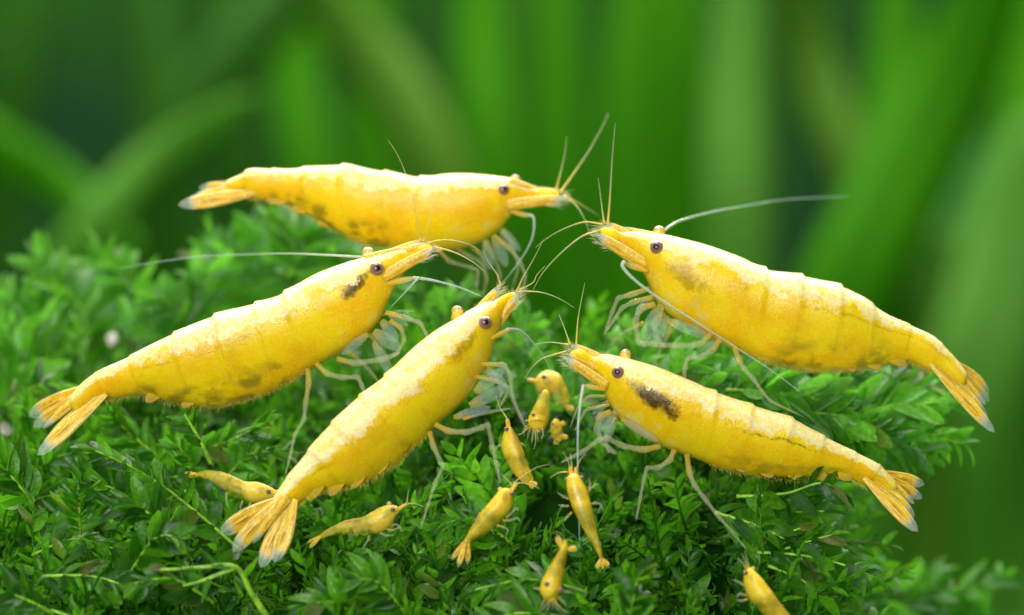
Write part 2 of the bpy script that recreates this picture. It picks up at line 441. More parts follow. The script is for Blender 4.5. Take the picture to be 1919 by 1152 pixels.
def eye(parent, px, Y, r, outward, stalk_to=None, rpup=0.36):
    loc = P(px[0], px[1], Y); rad = r*PX
    V, F, U = [], [], []
    nu, nv = 20, 12
    for i in range(nv+1):
        a = math.pi*i/nv
        for k in range(nu):
            b = 2*math.pi*k/nu
            V.append((math.sin(a)*math.cos(b), math.sin(a)*math.sin(b), math.cos(a)))
    for i in range(nv):
        for k in range(nu):
            F.append((i*nu+k, (i+1)*nu+k, (i+1)*nu+(k+1) % nu, i*nu+(k+1) % nu))
    o = mesh_obj('eye', V, F, M_EYE, parent, None, origin=(0, 0, 0))
    o.location = loc-parent.location
    o.rotation_euler = Vector(outward).to_track_quat('Z', 'Y').to_euler(); o.scale = (rad, rad, rad*0.92)
    V, F = [], []
    for i in range(4):
        a = rpup*i/3
        for k in range(12):
            b = 2*math.pi*k/12
            V.append((1.012*math.sin(a)*math.cos(b), 1.012*math.sin(a)*math.sin(b), 1.012*math.cos(a)))
    for i in range(3):
        for k in range(12): F.append((i*12+k, (i+1)*12+k, (i+1)*12+(k+1) % 12, i*12+(k+1) % 12))
    p = mesh_obj('pupil', V, F, M_PUPIL, o, None, origin=(0, 0, 0)); p.location = (0, 0, 0)
    if stalk_to is not None:
        s = P(stalk_to[0], stalk_to[1], stalk_to[2])
        v, f, u = tube([s, s.lerp(loc, 0.5), loc.lerp(s, 0.12)], [rad*0.75, rad*0.72, rad*0.86], 12)
        mesh_obj('eye_stalk', v, f, M_STALK, parent, u)
    return o

def make_shrimp(d):
    Yh, Yt = d['Y']; base = P(*d['base'], d['Y'][0]*0.5+d['Y'][1]*0.5)
    root = empty('shrimp', base); tag(root, d['label'], 'shrimp', 'adult yellow shrimps gathered on the moss')
    mat = shell_material('shell_'+d['id'], **d['shell'])
    body, fr, q = shrimp_body(root, d['snout']+d['pairs'], Yh, Yt, d['roll'], mat, cidx=d['cidx'], ns=len(d['snout']))
    cen = [(to_px(f[0]), f[0].y) for f in fr]
    def yb(p): return min(cen, key=lambda q: (q[0][0]-p[0])**2+(q[0][1]-p[1])**2)[1]   # depth of the body next to a point
    er = d['er']; ey = yb(d['eye'])-d.get('eyeoff', 0.075)
    eye(root, d['eye'], ey, er, Vector((d['face']*0.18, -1, 0.22)), (d['eye'][0]-d['face']*6, d['eye'][1]+3, ey+0.06))
    fx, fy = d['eye2']
    eye(root, d['eye2'], yb(d['eye'])+0.07, er*0.92, Vector((d['face']*0.3, 0.75, 0.75)), (fx-d['face']*4, fy+16, yb(d['eye'])+0.03))
    for kind, a, b, hw, dy0, dy1, tl in d['scales']:
        mt = M_SCALE
        paddle(kind, root, a, b, hw*1.12, Yh+dy0*0.75, Yh+dy1*0.75, mt, 'rostrum' if kind == 'rostrum' else 'scale', tilt=R(tl), thick=0.30 if kind != 'rostrum' else 0.6, bend=0)
    for kind, a, b, hw, dy0, dy1, tl in d['tail']:
        a = (a[0]+(a[0]-b[0])*0.10, a[1]+(a[1]-b[1])*0.10)
        paddle(kind, root, a, b, hw*(1.25 if kind == 'uropod' else 1.1), Yt+dy0, Yt+dy1, M_FAN, kind, tilt=R(tl), bend=random.uniform(-2, 2), thick=0.5 if kind == 'telson' else 0.16)
    for pts, dy, ddy, r0 in d['antennules']: limb('antennule', root, pts, Yh+dy, r0*0.85, 0.40, M_FEELER, ddy, smooth=True, sides=6, taper=0.6)
    for pts, dy, ddy, r0 in d['antennae']: limb('antenna', root, pts, Yh+dy, r0, 0.7, M_WHIP, ddy, smooth=True, sides=6, taper=0.9)
    for a, b, hw, dy in d['antbase']: paddle('antenna_base', root, a, b, hw*0.66, yb(a)+dy, Yh+dy, M_ABASE, 'mouth', thick=0.35)
    for pts, dy, ddy, r0, r1 in d['legs']: limb('leg', root, pts, yb(pts[0])+dy, r0*0.74, r1*0.74, M_LEG, ddy, sub=3)
    for a, b, hw, dy in d['mouth']: paddle('mouthpart', root, a, b, hw, yb(a)+dy, yb(a)+dy*0.6-0.02, M_CLEAR, 'mouth', thick=0.4, tilt=random.uniform(-0.5, 0.5))
    # bristles: under the abdomen, along the back of the snout, round the scale tips
    sp = []
    n = len(fr); dirh = (fr[0][0]-fr[-1][0]).normalized(); fz = []
    for i in range(n):
        c, up, u = fr[i]
        if 0.42 < u < 0.90:
            for k in range(10):
                c2 = c.lerp(fr[min(i+1, n-1)][0], random.random())
                yo = random.uniform(-0.10, 0.10)
                fz.append((c2-up*random.uniform(0.86, 0.97)+Vector((0, yo, 0)), -up.normalized()-dirh*random.uniform(0.2, 1.3)+Vector((0, random.uniform(-.3, .3), 0)), random.choice([random.uniform(0.008, 0.022), random.uniform(0.015, 0.042)]), 0.0013))
        if u < 0.10:
            for k in range(2): sp.append((c+up*0.97, up.normalized()+dirh*random.uniform(0.3, 1.2), random.uniform(0.012, 0.03), 0.0011))
    for kind, a, b, hw, dy0, dy1, tl in d['scales']:
        if kind == 'rostrum': continue
        A = P(a[0], a[1], Yh+dy0); B = P(b[0], b[1], Yh+dy1); L = (B-A).normalized(); dn = L.cross(Vector((0, -1, 0)))
        if dn.z > 0: dn = -dn
        for k in range(46):
            f = random.uniform(0.62, 1.0); p = A.lerp(B, f)+dn*(hw*PX*(0.75 if f < 0.9 else random.uniform(-0.6, 0.7)))
            sp.append((p, L*random.uniform(0.6, 1.5)+dn*random.uniform(0.0, 0.7), random.uniform(0.03, 0.065), 0.0013))
    hairs('bristles', root, sp, M_BRISTLE); hairs('belly_fuzz', root, fz, M_FUZZ)
    # swimmerets tucked under the abdomen
    for f in (0.48, 0.55, 0.62, 0.69, 0.76):
        i = min(range(n), key=lambda k: abs(fr[k][2]-f)); c, up, u = fr[i]
        for sgn in (-1, 1):
            a = to_px(c-up*0.50+dirh*0.08); b = to_px(c-up*0.80-dirh*0.10)
            paddle('swimmeret', root, a, b, 14, c.y+0.02*sgn, c.y+0.02*sgn, M_SWIM, 'mouth', thick=0.12, tilt=random.uniform(-0.3, 0.3))
    return root

SHRIMPS = []
SHRIMPS.append(dict(id='back', snout=[((1046, 357), (1048, 370)), ((1024, 354), (1026, 381))], label='yellow shrimp poised highest at the back edge, slightly blurred, with tail stretched out straight', face=1,
    Y=(0.85, 1.05), base=(880, 540), roll=R(14), cidx=7, er=11, eye=(944, 355), eye2=(966, 336), eyeoff=0.09,
    shell=dict(seed=1.3, stripe=0.23, blotch=(0.2, 0.3, 0.05, 0.1, 0.0), eggs=0.95),
    pairs=[((1004, 354), (1004, 374)), ((985, 346), (985, 386)), ((960, 334), (960, 402)), ((935, 330), (936, 430)), ((905, 327), (905, 452)), ((870, 325), (868, 465)), ((830, 326), (828, 471)),
           ((788, 332), (786, 471)), ((745, 325), (742, 468)), ((692, 316), (690, 461)), ((643, 309), (643, 441)), ((589, 312), (592, 412)), ((545, 316), (548, 387)), ((508, 316), (508, 377)), ((470, 316), (474, 371)), ((452, 326), (456, 363)), ((420, 340), (426, 366))],
    scales=[('antennal_scale', (948, 384), (1064, 371), 12, -0.05, -0.05, 8), ('antennal_scale', (960, 358), (1062, 361), 10, 0.06, 0.06, 8), ('rostrum', (955, 340), (1014, 354), 8, 0, 0, 0)],
    tail=[('telson', (470, 336), (404, 352), 10, 0, 0, 0), ('uropod', (474, 360), (333, 384), 12, -0.06, -0.10, 10), ('uropod', (470, 350), (352, 374), 9, -0.03, -0.03, 0), ('uropod', (468, 344), (372, 352), 9, 0.05, 0.16, 0), ('uropod', (468, 340), (366, 366), 8, 0.08, 0.2, 0)],
    antennules=[([(1042, 356), (1050, 325), (1058, 290), (1062, 255)], 0.04, 0.1, 3.2), ([(1050, 360), (1075, 325), (1105, 280), (1130, 235), (1140, 212)], 0.0, 0.5, 3.6),
                ([(1056, 366), (1080, 385), (1096, 412), (1106, 440)], 0.0, -0.2, 3.0), ([(1060, 366), (1100, 390), (1124, 406)], 0.05, 0.3, 3.0)],
    antennae=[([(988, 402), (1000, 408), (999, 440), (985, 472), (960, 508), (940, 532)], -0.06, -0.2, 3.4)],
    antbase=[((955, 395), (996, 406), 8, -0.05)],
    legs=[([(925, 440), (955, 465), (975, 490), (985, 515), (980, 545)], -0.06, -0.05, 6, 3), ([(820, 466), (842, 490), (885, 502), (896, 505), (893, 545)], -0.05, 0.0, 6, 3.5),
          ([(905, 448), (925, 480), (938, 512), (930, 550)], 0.05, 0.1, 5.5, 3), ([(880, 458), (905, 480), (912, 520), (905, 560)], 0.08, 0.1, 5, 3), ([(850, 462), (875, 478), (900, 490), (915, 530)], 0.1, 0.1, 5, 3),
          ([(935, 425), (960, 455), (972, 500), (960, 540)], 0.08, 0.1, 5, 2.5)],
    mouth=[((925, 440), (950, 500), 12, -0.06), ((910, 448), (920, 505), 12, 0.0), ((935, 425), (975, 470), 9, 0.05)]))

SHRIMPS.append(dict(id='leftward', snout=[((806, 457), (812, 467)), ((790, 459), (798, 482))], label='yellow shrimp with a dark grey smudge behind its eye, head right under the blurred shrimp', face=1,
    Y=(0.10, 0.22), base=(545, 870), roll=R(22), cidx=7, er=13.5, eye=(706, 503), eye2=(690, 474), eyeoff=0.10,
    shell=dict(seed=4.1, stripe=0.225, blotch=(0.215, 0.27, 0.07, 0.085, 0.95), eggs=0.95),
    pairs=[((770, 466), (782, 480)), ((745, 466), (764, 502)), ((715, 474), (742, 535)), ((683, 482), (724, 572)), ((655, 490), (708, 605)), ((620, 502), (680, 634)), ((580, 519), (636, 664)),
           ((535, 547), (588, 690)), ((500, 562), (548, 716)), ((455, 574), (500, 740)), ((405, 590), (450, 757)), ((350, 613), (392, 766)), ((300, 637), (334, 758)), ((240, 669), (268, 741)), ((195, 690), (218, 746)), ((160, 712), (188, 753)), ((126, 748), (150, 786))],
    scales=[('antennal_scale', (716, 520), (816, 464), 12, -0.06, -0.05, 10), ('antennal_scale', (700, 494), (808, 455), 10, 0.0, 0.0, 8), ('antennal_scale', (705, 486), (790, 451), 9, 0.07, 0.07, 8), ('rostrum', (685, 486), (764, 460), 9, 0.0, 0.0, 0)],
    tail=[('telson', (172, 728), (80, 803), 12, 0, 0, 12), ('uropod', (188, 748), (70, 853), 13, -0.08, -0.16, 25), ('uropod', (182, 740), (84, 832), 10, -0.04, -0.05, 15), ('uropod', (160, 728), (54, 780), 15, 0.06, 0.20, -10), ('uropod', (165, 732), (62, 800), 12, 0.05, 0.14, -5)],
    antennules=[([(787, 452), (782, 420), (775, 370), (760, 325), (745, 290), (727, 262)], 0.05, -0.1, 2.6), ([(797, 452), (805, 410), (813, 380)], 0.0, -0.1, 2.2), ([(814, 463), (850, 472), (885, 490), (907, 508)], 0, -0.1, 2.8), ([(802, 455), (835, 449), (875, 456), (900, 470)], 0.06, 0.1, 2.2)],
    antennae=[([(774, 520), (810, 525), (860, 538), (902, 555)], -0.07, -0.05, 3.6), ([(784, 520), (766, 540), (732, 576)], -0.09, -0.1, 3.0), ([(688, 482), (600, 477), (540, 475), (480, 476), (380, 480), (300, 490), (222, 503)], 0.12, 0.9, 2.4)],
    antbase=[((722, 532), (780, 520), 9, -0.06)],
    legs=[([(722, 585), (760, 595), (788, 605), (800, 628), (806, 645)], -0.07, -0.05, 6.5, 3.5), ([(730, 600), (752, 615), (758, 637), (744, 662), (733, 670)], -0.06, 0.0, 6.5, 4), ([(632, 672), (665, 681), (722, 672), (750, 660)], -0.08, -0.1, 8, 6),
          ([(592, 680), (612, 700), (640, 707), (671, 706), (678, 722), (686, 742)], -0.08, -0.1, 7.5, 5), ([(576, 690), (579, 716), (572, 760), (570, 785), (552, 815), (545, 850), (535, 888)], -0.07, -0.15, 7.5, 3),
          ([(715, 590), (745, 583), (778, 582)], 0.05, 0.05, 4, 2), ([(690, 625), (715, 650), (735, 690)], 0.08, 0.1, 6, 3.5), ([(650, 655), (690, 690), (720, 730)], 0.12, 0.15, 6, 3)],
    mouth=[((700, 620), (752, 655), 14, -0.05), ((715, 600), (745, 640), 12, 0.02), ((690, 625), (640, 665), 10, -0.09), ((725, 585), (765, 610), 8, 0.06), ((700, 640), (730, 700), 10, 0.05)]))

SHRIMPS.append(dict(id='centre', snout=[((962, 546), (968, 553)), ((944, 553), (958, 574))], label='yellow shrimp climbing steeply with its tail fan spread wide over the moss, both eyes showing', face=1,
    Y=(-0.05, -0.55), base=(795, 970), roll=R(30), cidx=7, er=12.5, eye=(909, 604), eye2=(857, 583), eyeoff=0.125,
    shell=dict(seed=7.7, stripe=0.285, blotch=(0.21, 0.33, 0.06, 0.08, 0.45), eggs=0.22),
    pairs=[((922, 566), (944, 590)), ((903, 570), (940, 612)), ((882, 580), (930, 640)), ((853, 598), (920, 672)), ((818, 619), (904, 704)), ((783, 645), (880, 742)), ((752, 674), (850, 772)), ((722, 704), (816, 800)),
           ((687, 732), (785, 833)), ((657, 757), (747, 870)), ((622, 792), (705, 896)), ((591, 827), (662, 912)), ((561, 865), (620, 916)), ((535, 898), (588, 924)), ((515, 930), (560, 945)), ((510, 945), (550, 954)), ((502, 962), (540, 970))],
    scales=[('antennal_scale', (918, 626), (973, 550), 11, -0.07, -0.06, 14), ('antennal_scale', (906, 606), (974, 542), 9, -0.02, -0.02, 10), ('antennal_scale', (882, 598), (938, 535), 9, 0.06, 0.06, 8), ('rostrum', (880, 594), (922, 562), 11, 0.0, 0.0, 0)],
    tail=[('telson', (532, 938), (474, 1018), 12, -0.04, -0.06, 0), ('uropod', (515, 940), (412, 1000), 16, 0.02, -0.05, -18), ('uropod', (520, 944), (436, 1034), 14, -0.01, -0.08, -10), ('uropod', (550, 946), (514, 1054), 14, -0.04, -0.14, 18), ('uropod', (542, 948), (488, 1064), 14, -0.02, -0.10, 8)],
    antennules=[([(938, 536), (932, 515), (915, 490), (905, 468)], 0.06, 0.0, 2.6), ([(970, 543), (980, 520), (1000, 485), (1019, 448)], -0.02, -0.1, 2.8), ([(970, 546), (1010, 547), (1045, 558), (1077, 577)], -0.02, 0.0, 2.2), ([(968, 546), (998, 530), (1006, 515), (1022, 498)], 0.0, 0.2, 1.6)],
    antennae=[([(950, 617), (975, 620), (1000, 643), (1020, 670), (1034, 698)], -0.06, 0.5, 3.6)],
    antbase=[((922, 634), (958, 616), 8, -0.05)],
    legs=[([(902, 682), (945, 683), (956, 702), (960, 745), (986, 803)], -0.07, -0.1, 6.5, 4), ([(890, 705), (935, 715), (955, 728), (935, 765)], -0.06, 0, 6, 4), ([(868, 785), (915, 772), (958, 765)], -0.05, 0.1, 4.5, 3), ([(815, 795), (840, 808), (875, 810), (905, 800), (914, 794), (922, 832), (930, 870), (938, 905)], -0.10, -0.1, 7.5, 4),
          ([(805, 808), (812, 836), (825, 864), (831, 872), (815, 906), (801, 950), (788, 990)], -0.10, -0.1, 7, 3), ([(912, 690), (930, 705), (940, 735), (930, 770)], 0.06, 0.1, 6, 3)],
    mouth=[((880, 760), (955, 722), 13, -0.05), ((890, 735), (945, 690), 14, 0.02), ((850, 782), (920, 762), 10, -0.02), ((905, 690), (950, 720), 10, 0.05)]))

SHRIMPS.append(dict(id='rightward', snout=[((1126, 426), (1123, 437)), ((1146, 427), (1147, 455))], label='large yellow shrimp with bright white back lifted clear of the right moss, tail hanging free', face=-1,
    Y=(0.30, 0.36), base=(1400, 760), roll=R(18), cidx=7, er=13.5, eye=(1231, 463), eye2=(1235, 434), eyeoff=0.10,
    shell=dict(seed=10.9, stripe=0.215, blotch=(0.22, 0.36, 0.06, 0.10, 0.42), eggs=0.85),
    pairs=[((1166, 436), (1170, 460)), ((1190, 432), (1194, 494)), ((1222, 437), (1214, 528)), ((1254, 441), (1232, 568)), ((1300, 452), (1268, 600)), ((1345, 466), (1316, 628)), ((1392, 484), (1362, 650)),
           ((1434, 504), (1404, 668)), ((1480, 512), (1450, 685)), ((1530, 523), (1505, 696)), ((1575, 536), (1556, 699)), ((1615, 556), (1606, 695)), ((1660, 587), (1650, 686)), ((1708, 610), (1692, 677)), ((1748, 630), (1726, 688)), ((1784, 664), (1756, 703)), ((1816, 704), (1794, 740))],
    scales=[('antennal_scale', (1212, 498), (1116, 438), 13, -0.07, -0.06, -10), ('antennal_scale', (1214, 478), (1120, 428), 11, 0.0, 0.0, -8), ('antennal_scale', (1210, 456), (1134, 417), 9, 0.07, 0.07, -8), ('rostrum', (1232, 446), (1164, 424), 9, 0.0, 0.0, 0)],
    tail=[('telson', (1768, 672), (1848, 758), 12, 0, 0, -14), ('uropod', (1754, 692), (1864, 810), 11, -0.08, -0.16, -30), ('uropod', (1758, 686), (1852, 784), 9, -0.04, -0.06, -20), ('uropod', (1778, 676), (1852, 742), 14, 0.06, 0.22, 10), ('uropod', (1775, 680), (1854, 752), 11, 0.05, 0.15, 5)],
    antennules=[([(1139, 420), (1143, 370), (1147, 300), (1153, 230)], 0.05, 0.2, 3.4), ([(1132, 418), (1127, 380), (1121, 333)], 0.0, 0.1, 2.8), ([(1128, 420), (1095, 416), (1060, 427), (1030, 443), (1003, 464)], 0.04, -0.1, 2.6), ([(1124, 432), (1090, 443), (1050, 475), (1018, 510), (999, 543)], -0.02, -0.2, 3.0)],
    antennae=[([(1170, 490), (1167, 500), (1190, 525), (1240, 562), (1300, 600), (1370, 645), (1440, 690), (1500, 735)], -0.14, -0.16, 4.2), ([(1240, 436), (1270, 415), (1330, 398), (1400, 385), (1480, 373), (1592, 368)], 0.10, 1.3, 3.4)],
    antbase=[((1214, 508), (1166, 492), 9, -0.08)],
    legs=[([(1218, 540), (1182, 552), (1158, 558), (1148, 582), (1137, 614), (1133, 628)], 0.02, 0.0, 6.5, 3), ([(1224, 556), (1186, 566), (1166, 576), (1150, 600), (1137, 620)], -0.06, -0.05, 6.5, 3), ([(1228, 570), (1200, 576), (1190, 602), (1196, 640), (1212, 648)], -0.08, -0.05, 8, 7), ([(1245, 585), (1226, 602), (1230, 632), (1248, 652)], 0.02, 0, 7, 5),
          ([(1336, 622), (1312, 645), (1270, 648), (1225, 645), (1198, 641)], -0.10, -0.1, 8, 6), ([(1352, 632), (1336, 655), (1315, 668), (1288, 671), (1283, 690), (1282, 710)], -0.10, -0.1, 8, 5), ([(1376, 648), (1385, 676), (1395, 692), (1413, 711), (1430, 736), (1445, 752), (1504, 780)], -0.10, -0.1, 8, 2.5),
          ([(1205, 605), (1165, 625), (1140, 648)], 0.10, 0.3, 5, 3), ([(1260, 610), (1235, 660), (1215, 700)], 0.12, 0.2, 5, 3)],
    mouth=[((1240, 570), (1205, 640), 15, -0.05), ((1250, 590), (1225, 648), 13, 0.03), ((1250, 600), (1330, 632), 12, -0.10), ((1225, 555), (1190, 590), 9, 0.06)]))

SHRIMPS.append(dict(id='lower', snout=[((1072, 655), (1066, 668)), ((1092, 655), (1090, 686))], label='yellow shrimp with large dark olive gut patch, its head facing the climbing shrimp', face=-1,
    Y=(-0.12, -0.02), base=(1300, 980), roll=R(24), cidx=7, er=12, eye=(1158, 697), eye2=(1172, 664), eyeoff=0.105,
    shell=dict(seed=14.2, stripe=0.24, blotch=(0.225, 0.31, 0.075, 0.12, 1.0), eggs=0.7, gut=1.0),
    pairs=[((1112, 668), (1110, 692)), ((1132, 663), (1126, 722)), ((1160, 668), (1143, 758)), ((1191, 676), (1164, 790)), ((1232, 688), (1200, 817)), ((1278, 706), (1240, 838)), ((1312, 721), (1278, 852)), ((1340, 734), (1315, 866)),
           ((1387, 751), (1356, 881)), ((1435, 767), (1406, 892)), ((1484, 783), (1456, 897)), ((1525, 806), (1505, 897)), ((1565, 828), (1548, 891)), ((1606, 848), (1585, 894)), ((1640, 866), (1612, 906)), ((1656, 880), (1630, 913)), ((1684, 910), (1662, 940))],
    scales=[('antennal_scale', (1138, 724), (1058, 670), 11, -0.07, -0.06, -10), ('antennal_scale', (1146, 702), (1060, 662), 10, -0.01, -0.01, -8), ('antennal_scale', (1144, 682), (1068, 645), 10, 0.07, 0.07, -8), ('rostrum', (1166, 682), (1122, 662), 9, 0.0, 0.0, 0)],
    tail=[('telson', (1646, 884), (1714, 944), 12, 0, 0, -12), ('uropod', (1628, 904), (1720, 996), 12, -0.07, -0.15, -22), ('uropod', (1636, 898), (1714, 968), 10, -0.04, -0.06, -14), ('uropod', (1652, 886), (1732, 908), 11, 0.06, 0.18, 10), ('uropod', (1655, 890), (1728, 934), 10, 0.05, 0.13, 5)],
    antennules=[([(1080, 645), (1083, 600), (1090, 560), (1096, 530)], 0.06, 0.1, 2.6), ([(1068, 645), (1056, 610), (1047, 588)], 0.0, 0.1, 2.6), ([(1062, 658), (1020, 670), (1000, 685), (982, 710)], -0.02, 0.0, 2.6), ([(1066, 646), (1030, 641), (998, 646)], 0.06, 0.1, 2.2)],
    antennae=[([(1093, 722), (1087, 760), (1083, 810), (1083, 890), (1085, 960), (1086, 1030)], -0.10, -0.45, 3.6)],
    antbase=[((1136, 730), (1090, 722), 8, -0.07)],
    legs=[([(1140, 742), (1102, 742), (1082, 764), (1068, 802)], 0.05, 0.1, 3.6, 2), ([(1142, 758), (1098, 767), (1086, 788), (1078, 806)], -0.04, 0.0, 4.5, 2.5), ([(1145, 772), (1124, 780), (1118, 806), (1130, 828), (1142, 842), (1156, 850)], -0.05, -0.05, 9, 6), ([(1238, 836), (1205, 843), (1165, 835), (1138, 820), (1122, 824), (1090, 848), (1052, 866)], -0.08, -0.1, 8, 4),
          ([(1264, 842), (1256, 862), (1232, 877), (1212, 876), (1207, 896), (1200, 932), (1192, 975)], -0.09, -0.1, 7.5, 3), ([(1287, 850), (1292, 886), (1302, 910), (1320, 933), (1345, 966), (1375, 1000), (1398, 1028)], -0.08, -0.15, 7.5, 3.5), ([(1155, 785), (1135, 815), (1140, 850)], 0.08, 0.1, 6, 4)],
    mouth=[((1155, 770), (1122, 810), 12, -0.04), ((1165, 785), (1235, 828), 9, -0.09), ((1150, 780), (1135, 825), 11, 0.04), ((1145, 750), (1110, 775), 7, 0.04)]))
for d in SHRIMPS: make_shrimp(d)

# ------------------------------------------------------------------ baby shrimps
M_BABY = {}
def baby_mat(k, **kw):
    if k not in M_BABY: M_BABY[k] = shell_material('baby_shell_'+k, **kw)
    return M_BABY[k]
def make_baby(label, pairs, Y, roll, mat, eyes, fans, scales, legs, feelers, er=4.8, kw=0.70, cidx=3):
    Yh, Yt = Y
    m = pairs[len(pairs)//2]; root = empty('baby_shrimp', P((m[0][0]+m[1][0])/2, max(m[0][1], m[1][1]), (Yh+Yt)/2))
    tag(root, label, 'shrimp', 'baby shrimps on the moss')
    body, fr, q = shrimp_body(root, pairs, Yh, Yt, roll, mat, kcar=kw, kab=kw*0.95, cidx=cidx, sub=8, nth=24, ridge=0.03)
    for (px, py, dy) in eyes:
        eye(root, (px, py), Yh+dy, er, Vector((0.1 if px > fr[0][0].x else -0.1, -1 if dy <= 0.015 else 0.6, 0.3)), None)
    for a, b, hw, dy in fans: paddle('uropod', root, a, b, hw, Yt, Yt+dy, M_FANB, 'uropod', thick=0.2, ns=10, nt=7)
    for a, b, hw in scales: paddle('antennal_scale', root, a, b, hw, Yh, Yh, M_SCALE, 'scale', thick=0.5, ns=10, nt=7)
    for pts, dy in legs: limb('leg', root, pts, Yh+dy*0.4, 2.4, 1.3, M_LEG, dy*0.6, sub=2, sides=6)
    for pts, dy in feelers: limb('antennule', root, pts, Yh, 1.5, 0.5, M_FEELER, dy, smooth=True, sub=3, sides=5)
    return root
bm_y = baby_mat('yellow', seed=21.0, stripe=0.0, see=0.66, pale=0.30, blotch=(0.20, 0.26, 0.07, 0.12, 0.5), eggs=0.0)
bm_p = baby_mat('pale', seed=25.0, stripe=0.0, blotch=(0.22, 0.30, 0.08, 0.13, 0.7), eggs=0.0, pale=0.55, see=0.80)
bm_d = baby_mat('dorsal', seed=29.0, stripe=0.02, see=0.6, pale=0.30, blotch=(0.28, 0.05, 0.09, 0.16, 0.40), eggs=0.0)
make_baby('pale see-through baby shrimp tucked behind the spread tail fan of the climbing shrimp',
    [((522, 922), (524, 930)), ((505, 911), (512, 934)), ((482, 903), (492, 942)), ((460, 902), (470, 943)), ((440, 893), (448, 936)), ((412, 883), (424, 924)), ((385, 881), (398, 903)), ((366, 886), (374, 894))],
    (-0.12, -0.10), R(15), bm_p, [(503, 921, -0.045)], [((374, 889), (345, 886), 4, 0.0), ((374, 891), (350, 893), 3, 0.05)], [((515, 922), (545, 915), 4)],
    [([(470, 940), (466, 952), (455, 960), (444, 956)], -0.02), ([(485, 942), (480, 955), (472, 968)], -0.05), ([(425, 922), (424, 940), (430, 955)], 0.0), ([(455, 938), (450, 950), (452, 962)], -0.03)], [])
make_baby('slender pale baby shrimp with bent tail on the moss beside the spread tail fan',
    [((748, 950), (750, 958)), ((736, 946), (742, 968)), ((716, 949), (733, 986)), ((694, 961), (714, 999)), ((678, 969), (690, 1005)), ((650, 974), (662, 1006)), ((626, 985), (636, 1004)), ((607, 995), (616, 1006)), ((598, 1004), (605, 1011))],
    (-0.45, -0.45), R(15), bm_p, [(736, 955, -0.045), (729, 944, 0.05)], [((603, 1004), (578, 1028), 4, 0.0), ((602, 1003), (574, 1018), 3, 0.05)], [((742, 957), (766, 942), 4)],
    [([(692, 1003), (690, 1012), (684, 1020), (678, 1030)], -0.04), ([(720, 990), (735, 994), (748, 988), (755, 996)], -0.03), ([(728, 985), (742, 982), (755, 990)], 0.0), ([(712, 998), (725, 1004), (738, 1002)], -0.03)],
    [([(762, 943), (764, 930), (766, 918)], 0.0), ([(765, 943), (780, 944), (795, 950)], 0.0)])
make_baby('plump yellow baby shrimp with pale feathery tail below the legs of the climbing shrimp',
    [((950, 914), (962, 920)), ((938, 917), (962, 932)), ((925, 932), (960, 950)), ((910, 950), (948, 968)), ((897, 966), (928, 987)), ((884, 986), (906, 1003)), ((874, 1004), (888, 1013)), ((866, 1016), (877, 1020))],
    (-0.60, -0.68), R(38), bm_y, [(959, 925, -0.04), (937, 917, 0.03)], [((874, 1012), (858, 1064), 6, -0.03), ((878, 1012), (876, 1058), 6, 0.02), ((870, 1014), (846, 1050), 5, 0.02)], [((958, 920), (970, 904), 5)],
    [([(948, 970), (958, 962), (968, 952), (972, 957)], -0.03), ([(942, 975), (955, 975), (970, 970), (976, 978)], -0.03), ([(930, 984), (945, 988), (952, 992), (948, 1006)], -0.03), ([(920, 990), (926, 1000)], 0), ([(900, 960), (893, 972), (884, 975)], 0.06)],
    [([(966, 906), (985, 905), (1012, 916)], 0.0), ([(962, 906), (975, 895), (1005, 876), (1030, 870)], 0.1), ([(960, 910), (950, 898), (938, 886)], 0.0)])
make_baby('yellow baby shrimp hanging head up beside the last leg of the climbing shrimp',
    [((950, 798), (958, 798)), ((944, 812), (966, 812)), ((940, 830), (975, 828)), ((944, 852), (983, 848)), ((955, 874), (990, 868)), ((966, 890), (996, 884)), ((978, 902), (1000, 896)), ((988, 908), (1000, 904))],
    (-0.2, -0.3), R(-35), bm_y, [(949, 804, -0.03)], [((992, 902), (1008, 910), 5, 0), ((990, 904), (1000, 916), 4, 0)], [((953, 800), (950, 782), 5)],
    [([(945, 830), (930, 838), (925, 850)], 0), ([(975, 830), (985, 835)], 0)], [([(950, 784), (935, 760), (930, 740)], 0.1)])
make_baby('yellow baby shrimp seen from above, head towards the pale whip of the lower shrimp',
    [((1066, 889), (1086, 889)), ((1062, 900), (1091, 900)), ((1063, 920), (1100, 918)), ((1072, 948), (1108, 944)), ((1084, 974), (1114, 972)), ((1097, 998), (1119, 996)), ((1109, 1018), (1125, 1018)), ((1119, 1036), (1129, 1036)), ((1126, 1052), (1131, 1052))],
    (-0.58, -0.68), R(82), bm_d, [(1063, 899, 0.0), (1090, 896, 0.0)], [((1127, 1046), (1118, 1066), 5, 0), ((1128, 1046), (1142, 1062), 5, 0), ((1128, 1046), (1130, 1068), 3, 0)], [((1071, 892), (1068, 872), 5), ((1080, 892), (1078, 874), 4)],
    [([(1100, 925), (1106, 915), (1116, 908), (1122, 906)], 0), ([(1106, 945), (1116, 942), (1125, 944), (1132, 958)], 0), ([(1066, 935), (1055, 930), (1044, 922)], 0), ([(1072, 960), (1062, 968), (1058, 976)], 0), ([(1066, 948), (1054, 948), (1046, 946)], 0), ([(1104, 918), (1106, 906), (1104, 898)], 0)],
    [([(1069, 880), (1064, 862), (1054, 846)], -0.03), ([(1072, 878), (1070, 860), (1068, 848)], 0), ([(1080, 878), (1088, 860), (1098, 850)], 0.0), ([(1064, 884), (1046, 886), (1030, 896)], 0)])
